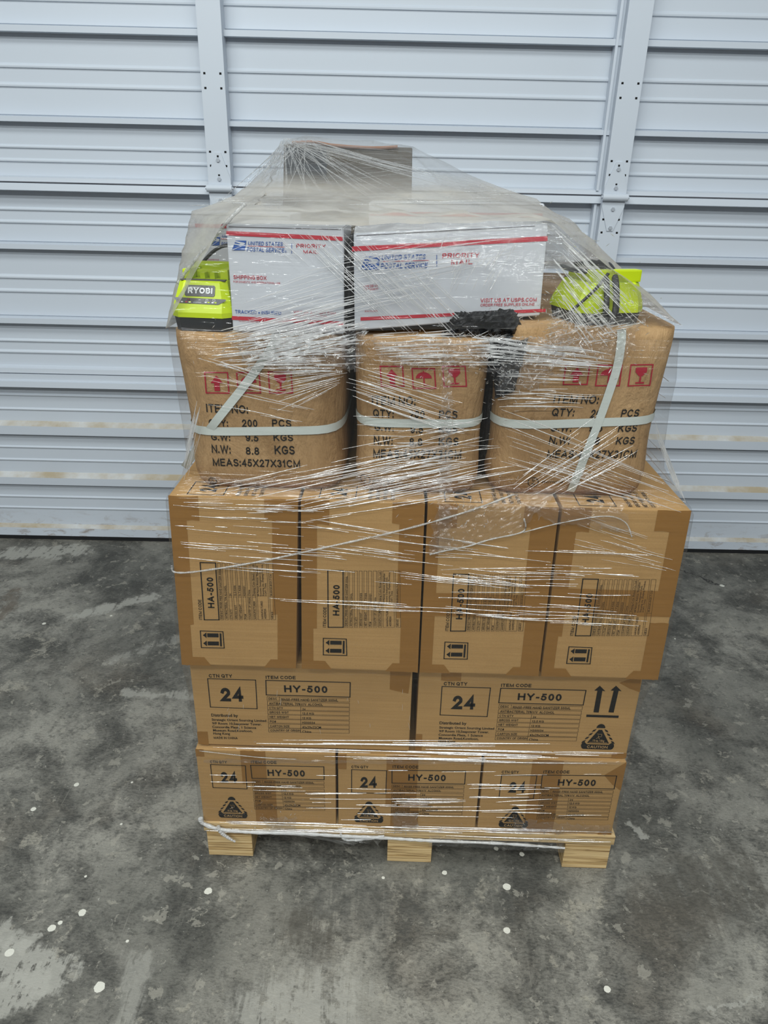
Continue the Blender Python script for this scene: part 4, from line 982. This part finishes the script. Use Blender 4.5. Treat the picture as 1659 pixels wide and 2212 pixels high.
for q in bm.verts:
    k = (q.co.z-1.309)/(1.436-1.309)
    if 0 < k < 1 and q.co.y > .1: q.co.z -= .022*math.sin(math.pi*k); q.co.x += (.012 if q.co.x < -.3 else 0)*math.sin(math.pi*k)
bm.normal_update()
clear, hazy = [], []
for q in bm.faces:
    ce = q.calc_center_median()
    (clear if q.normal.y < -.72 else hazy).append(q)
def pick(faces, name, m):
    vs_, ix, fs = [], {}, []
    for q in faces:
        r = []
        for vv in q.verts:
            if vv.index not in ix: ix[vv.index] = len(vs_); p = vv.co.copy(); w_ = wob(p.x*2+p.y, p.z*2)*1.2; p += vv.normal*w_; vs_.append(p)
            r.append(ix[vv.index])
        fs.append(tuple(r))
    return rel(from_data(name, vs_, fs, [m], None, smooth=True), wrap)
bm.verts.index_update()
pick(clear, 'front_film', M_filmp); pick(hazy, 'top_film', M_filmc)
bm.free()
# ridges: raised film folds, coloured white to paint the highlight streaks
rv, rf = [], []
def on(u, v_, lift=.0):
    y = .02
    for _ in range(3):
        w = at(u, v_, y); y = yfront(w.x, w.z)-.0012-lift
    return at(u, v_, y)
def ridge(pts, w):
    """a low three-sided ridge along pts, its flanks facing up and down"""
    k = len(rv); n_ = len(pts)
    for j, p in enumerate(pts):
        tn = (pts[min(j+1, n_-1)]-pts[max(j-1, 0)]).normalized()
        out_ = Vector((0, -1, .25)).normalized(); sd = tn.cross(out_).normalized()
        if sd.z < 0: sd = -sd
        ww = w*(math.sin(math.pi*(j+.35)/(n_-.3))*.8+.2)
        rv.extend([p+sd*ww*.5, p+out_*ww*.45, p-sd*ww*.5])
    for j in range(n_-1):
        a_ = k+3*j; rf.extend([(a_, a_+1, a_+4, a_+3), (a_+1, a_+2, a_+5, a_+4)])
rr = random.Random(21)
def fam(n_, A0, A1, B0, B1, w=(.0008, .0018), ln=(.25, .9), jit=6, bow=4, lift=0):
    for _ in range(n_):
        s = rr.random(); s2 = min(1, max(0, s+rr.gauss(0, .08)))
        a_ = Vector(A0).lerp(Vector(A1), s); b_ = Vector(B0).lerp(Vector(B1), s2)
        L = rr.uniform(*ln); st = rr.uniform(0, 1-L)
        p, q = a_.lerp(b_, st), a_.lerp(b_, st+L); d = q-p
        if d.length < 3: continue
        nn = Vector((-d.y, d.x)).normalized(); bo = rr.gauss(0, bow)*d.length/300
        m_ = max(3, int(d.length/30)); j_ = nn*rr.gauss(0, jit*.3)
        pts = [on(*(p.lerp(q, k/m_)+nn*bo*math.sin(math.pi*k/m_)+j_), lift) for k in range(m_+1)]
        ridge(pts, rr.uniform(*w))
# over the white boxes
fam(34, (610, 485), (850, 520), (860, 720), (1090, 750), w=(.0007, .0014), ln=(.45, .98), bow=1)
fam(22, (640, 575), (640, 705), (960, 510), (960, 640), w=(.0006, .0011), ln=(.3, .95), bow=2)
fam(26, (765, 505), (775, 640), (1182, 488), (1100, 560), w=(.0006, .0012), ln=(.15, .7))
fam(34, (880, 640), (1050, 660), (960, 500), (1120, 520), w=(.0006, .0012), ln=(.12, .4), bow=1)
fam(20, (500, 650), (510, 710), (740, 570), (760, 660), w=(.0006, .0012), ln=(.2, .6))
fam(8, (540, 500), (700, 490), (620, 560), (760, 600), w=(.0006, .0012), ln=(.4, .9))
# tangle of painted white glints along the top edge of the packs
fam(110, (470, 715), (520, 800), (770, 640), (800, 740), w=(.0008, .0022), ln=(.12, .6))
fam(80, (440, 740), (470, 800), (800, 700), (800, 800), w=(.0008, .0022), ln=(.1, .4))
fam(80, (800, 720), (810, 790), (1130, 700), (1130, 790), w=(.0008, .0020), ln=(.08, .35))
fam(60, (1000, 720), (1010, 780), (1330, 760), (1330, 800), w=(.0008, .0020), ln=(.1, .5))
fam(90, (1190, 480), (1200, 660), (1420, 700), (1270, 770), w=(.0007, .0018), ln=(.1, .5), bow=1)
fam(30, (1130, 700), (1200, 760), (1300, 640), (1440, 720), w=(.0007, .0016), ln=(.08, .25))
fam(34, (985, 725), (1090, 745), (1085, 668), (1180, 705), w=(.0006, .0014), ln=(.2, .6), bow=1)
# over the packs
fam(28, (735, 780), (735, 850), (980, 850), (1070, 965), w=(.0008, .0018), ln=(.2, .8))
fam(16, (420, 760), (400, 880), (640, 830), (720, 930), w=(.0006, .0013), ln=(.15, .7))
fam(22, (560, 800), (600, 900), (760, 790), (740, 830), w=(.0006, .0014), ln=(.3, .8))
fam(42, (390, 1060), (640, 1115), (900, 955), (1180, 1010), w=(.0007, .0018), ln=(.1, .6))
fam(28, (740, 960), (720, 1060), (1080, 890), (1100, 1000), w=(.0006, .0014), ln=(.15, .6))
fam(34, (1080, 880), (1080, 1000), (1480, 1050), (1490, 1115), w=(.0006, .0014), ln=(.15, .6))
fam(26, (1080, 1050), (1180, 1090), (1300, 890), (1440, 960), w=(.0006, .0012), ln=(.2, .7))
fam(34, (1060, 790), (1075, 880), (1330, 800), (1300, 880), w=(.0007, .0018), ln=(.1, .55))
fam(26, (760, 900), (770, 1000), (1080, 905), (1090, 1000), w=(.0005, .0012), ln=(.1, .5))
fam(20, (395, 1000), (400, 1050), (425, 860), (440, 900), w=(.0006, .0014), ln=(.3, .8))
fam(24, (1410, 900), (1430, 960), (1460, 1060), (1485, 1090), w=(.0006, .0014), ln=(.3, .8))
# over the third layer
fam(44, (372, 1085), (385, 1225), (720, 1095), (900, 1265), w=(.0006, .0013), ln=(.06, .4), bow=2)
fam(40, (640, 1110), (650, 1230), (1100, 1180), (1180, 1290), w=(.0006, .0014), ln=(.06, .4), bow=2)
fam(40, (905, 1180), (905, 1340), (1450, 1200), (1420, 1370), w=(.0006, .0014), ln=(.06, .45), bow=2)
fam(24, (640, 1060), (660, 1130), (1090, 960), (1200, 1040), w=(.0006, .0014), ln=(.15, .7))
fam(24, (1210, 1090), (1240, 1200), (1460, 1180), (1470, 1240), w=(.0005, .0010), ln=(.1, .35))
fam(10, (560, 1280), (560, 1310), (1400, 1330), (1400, 1350), w=(.0007, .0013), ln=(.1, .35))
# over the two lower layers
fam(10, (520, 1600), (520, 1612), (1200, 1600), (1340, 1640), w=(.0013, .0028), ln=(.2, .55), bow=1)
fam(18, (430, 1608), (430, 1640), (1350, 1628), (1350, 1652), w=(.0010, .0024), ln=(.08, .4), bow=1)
fam(30, (435, 1660), (440, 1775), (1330, 1665), (1325, 1790), w=(.0006, .0014), ln=(.03, .14), bow=1)
fam(12, (1000, 1690), (1000, 1755), (1200, 1690), (1190, 1750), w=(.0008, .0016), ln=(.2, .8), bow=1)
fam(10, (720, 1720), (720, 1760), (1060, 1720), (1060, 1765), w=(.0008, .0018), ln=(.2, .7), bow=1)
fam(26, (440, 1772), (442, 1798), (1325, 1796), (1322, 1822), w=(.0010, .0024), ln=(.06, .4), bow=1)
fam(14, (420, 1590), (900, 1590), (425, 1480), (900, 1470), w=(.0004, .0008), ln=(.05, .15), bow=1)
for sd_ in (0, 1):      # the same whitened folds run on round the two sides
    for k in range(150):
        z = rr.choice((rr.uniform(.86, 1.13), rr.uniform(.55, .87), rr.uniform(.10, .52))); y = rr.uniform(.02, .8); L = rr.uniform(.04, .22); sl = rr.gauss(0, .25)
        pts = []
        for j in range(5):
            yy, zz = min(.86, y+L*j/4), min(1.14, max(.1, z+sl*L*j/4)); pts.append(Vector((lv(zz)[sd_]+(.0014 if sd_ else -.0014), yy, zz)))
        kk = len(rv); w_ = rr.uniform(.0006, .0015); ox = (1 if sd_ else -1)*w_*.45
        for p in pts: rv.extend([p+Vector((0, 0, w_*.5)), p+Vector((ox, 0, .1*w_)), p-Vector((0, 0, w_*.5))])
        for j in range(4): a_ = kk+3*j; rf.extend([(a_, a_+1, a_+4, a_+3), (a_+1, a_+2, a_+5, a_+4)])
rel(from_data('film_ridge_glints', rv, rf, [M_glint], None), wrap)
# flecks: tiny white quads painting glints where the film is gathered
fv, ff = [], []
for (cx, cy, sx, sy, n_) in ((640, 745, 90, 35, 240), (1000, 755, 90, 30, 200), (1160, 740, 70, 45, 200), (1270, 710, 70, 50, 200), (1110, 800, 40, 50, 110), (1010, 1105, 70, 40, 120), (965, 900, 8, 90, 60), (560, 1790, 100, 6, 40), (1200, 1800, 80, 6, 40), (1110, 1780, 100, 8, 40), (690, 1610, 120, 5, 20), (590, 1765, 40, 14, 60), (1250, 560, 50, 60, 40)):
    for _ in range(n_):
        u, vv = rr.gauss(cx, sx), rr.gauss(cy, sy)
        if not (378 < u < 1480 and vv < 1830): continue
        p = on(u, vv, rr.uniform(0, .003)); a_ = rr.gauss(0, .8); L = rr.uniform(.0012, .0055); w_ = rr.uniform(.0006, .0016)
        d = Vector((math.cos(a_), rr.gauss(0, .2), math.sin(a_)))*L; n2 = Vector((-math.sin(a_), -rr.uniform(.2, 1.3), math.cos(a_))).normalized()*w_
        k = len(fv); fv += [p-d, p+n2*.6, p+d, p-n2*.6]; ff.append((k, k+1, k+2, k+3))
rel(from_data('film_glint_flecks', fv, ff, [M_glint], None), wrap)
# gathered ropes of film
def rope(pix, r, name='film_rope', lift=.002, wid=None):
    pts = spline([on(u, v_, lift) for u, v_ in pix], 8)
    rad = [r*(.75+.5*abs(math.sin(k*.9+1.3))) for k in range(len(pts))]
    v, f = tube(pts, rad, 7); rel(from_data(name, v, f, [M_rope], None, smooth=True), wrap)
rope([(371, 1222), (378, 1236), (430, 1234), (560, 1213), (700, 1183), (860, 1147), (1000, 1108), (1110, 1068)], .0016)
M_crumple = film('crumpled_stretch_film', .04, (160, 160, 160), tint=(.95, .95, .95, 1), gl=1.6, bump=.2, rough=.13, cap=.34)
def crumpled(quad, nu, nv, amp, seed, edge=.0, name='crumpled_film'):
    r_ = random.Random(seed); v, f = [], []
    A, B, C, D = [Vector(q) for q in quad]
    for j in range(nv+1):
        for i in range(nu+1):
            s, t_ = i/nu, j/nv
            if 0 < i < nu: s += r_.uniform(-.4, .4)/nu
            if 0 < j < nv: t_ += r_.uniform(-.4, .4)/nv
            p = (A.lerp(B, s)).lerp(D.lerp(C, s), t_)
            if i in (0, nu) or j in (0, nv): p += Vector((r_.gauss(0, edge), r_.gauss(0, edge)))
            v.append(on(p.x, p.y, r_.uniform(0, amp)))
    for j in range(nv):
        for i in range(nu):
            a_, b_, c_, d_ = j*(nu+1)+i, j*(nu+1)+i+1, (j+1)*(nu+1)+i+1, (j+1)*(nu+1)+i
            f += [(a_, d_, b_), (b_, d_, c_)] if (i+j) % 2 else [(a_, d_, c_), (a_, c_, b_)]
    rel(from_data(name, v, f, [M_crumple], None), wrap)
crumpled([(955, 765), (978, 765), (972, 1190), (944, 1190)], 4, 70, .005, 1, 2)
crumpled([(940, 1100), (1215, 1050), (1120, 1150), (925, 1200)], 34, 16, .005, 2, 3)
crumpled([(1120, 1085), (1340, 1085), (1365, 1150), (1190, 1130)], 26, 8, .003, 3, 3)
crumpled([(480, 715), (800, 700), (770, 800), (540, 800)], 46, 20, .005, 4, 5)
crumpled([(800, 735), (1060, 735), (1060, 790), (820, 790)], 38, 12, .005, 5, 5)
crumpled([(1085, 735), (1240, 720), (1180, 830), (1075, 850)], 26, 20, .005, 6, 5)
crumpled([(1190, 670), (1390, 690), (1350, 780), (1180, 760)], 34, 16, .005, 7, 5)
crumpled([(560, 1765), (640, 1765), (640, 1800), (590, 1800)], 14, 8, .004, 8, 3)
crumpled([(850, 1755), (900, 1755), (900, 1800), (850, 1800)], 10, 8, .004, 9, 3)
crumpled([(1110, 1770), (1320, 1785), (1320, 1802), (1110, 1800)], 30, 4, .004, 10, 3)
crumpled([(600, 1800), (830, 1806), (830, 1818), (740, 1822)], 30, 3, .006, 11, 3)
crumpled([(930, 1805), (1220, 1815), (1220, 1840), (930, 1826)], 40, 4, .006, 12, 2)
crumpled([(440, 1640), (1340, 1645), (1340, 1652), (440, 1648)], 90, 2, .003, 13, 1)
rope([(928, 1198), (960, 1190), (1010, 1180), (1060, 1165), (1130, 1148), (1132, 1120)], .0014)
rope([(1130, 1150), (1210, 1130), (1305, 1115), (1350, 1128), (1365, 1160)], .0010)
rope([(385, 612), (410, 575), (450, 530), (490, 480), (530, 440)], .0026)
rope([(640, 1640), (560, 1636), (430, 1622)], .0008)
M_bunch = film('bunched_white_film', .75, (120, 120, 120), tint=(.93, .93, .92, 1), gl=2.5, bump=.5, rough=.2, cap=.5)
# pale bunched hem along the pallet deck and its hanging tail
def hem(pix, r0, r1, seed):
    r_ = random.Random(seed); pts = spline([on(u, v_, .003) for u, v_ in pix], 10)
    rad = [r0+(r1-r0)*k/(len(pts)-1)+r_.uniform(0, .0015) for k in range(len(pts))]
    v, f = tube(pts, rad, 9); rel(from_data('bunched_hem', v, f, [M_bunch], None), wrap)
hem([(433, 1768), (438, 1778), (470, 1790), (530, 1797), (640, 1800), (740, 1806), (830, 1810), (930, 1816), (1080, 1822), (1220, 1832)], .0036, .0020, 2)
hem([(470, 1786), (480, 1800), (497, 1812), (508, 1818)], .0045, .0010, 3)
hem([(735, 1802), (750, 1814), (790, 1812), (830, 1806)], .003, .002, 4)
# fan of film ridge glints from the peak of the tall carton
rv2, rf2 = rv, rf
rv, rf = [], []
pk = Vector((-.29, .507, 1.440))
for k in range(75):
    q = Vector((-.40+.56*rr.random(), .33, 1.322)); q.z += (q.x > 0)*.03; L = rr.uniform(.5, 1)
    p0 = pk+Vector((rr.uniform(-.015, .05), -.004, rr.uniform(-.01, .0)))
    ridge([p0.lerp(q, L*j/5)+Vector((0, -.002, .002)) for j in range(6)], rr.uniform(.0008, .0022))
for k in range(7):
    p0 = Vector((-.25+.05*rr.random(), .508, 1.36+.012*k)); q = Vector((-.04, .508, 1.385+.006*k)); ridge([p0.lerp(q, j/4) for j in range(5)], rr.uniform(.0006, .0012))
rel(from_data('film_ridge_glints', rv, rf, [M_rope], None), wrap)
rv, rf = [], []
for k in range(46):      # pale ridges painting the glints where the tent rests on the boxes
    x = rr.uniform(-.42, .10); y = rr.uniform(.16, .30); z = 1.310+.055*max(0, (y-.02)/.33)*(.35+.65*max(0, min(1, (x+.44)/.6)))+.003
    L = rr.uniform(.02, .10); d = Vector((L, rr.gauss(0, .02), L*.03)); ridge([Vector((x, y, z))+d*(j/4) for j in range(5)], rr.uniform(.0008, .0022))
rel(from_data('gathered_film_glints', rv, rf, [M_rope], None), wrap)
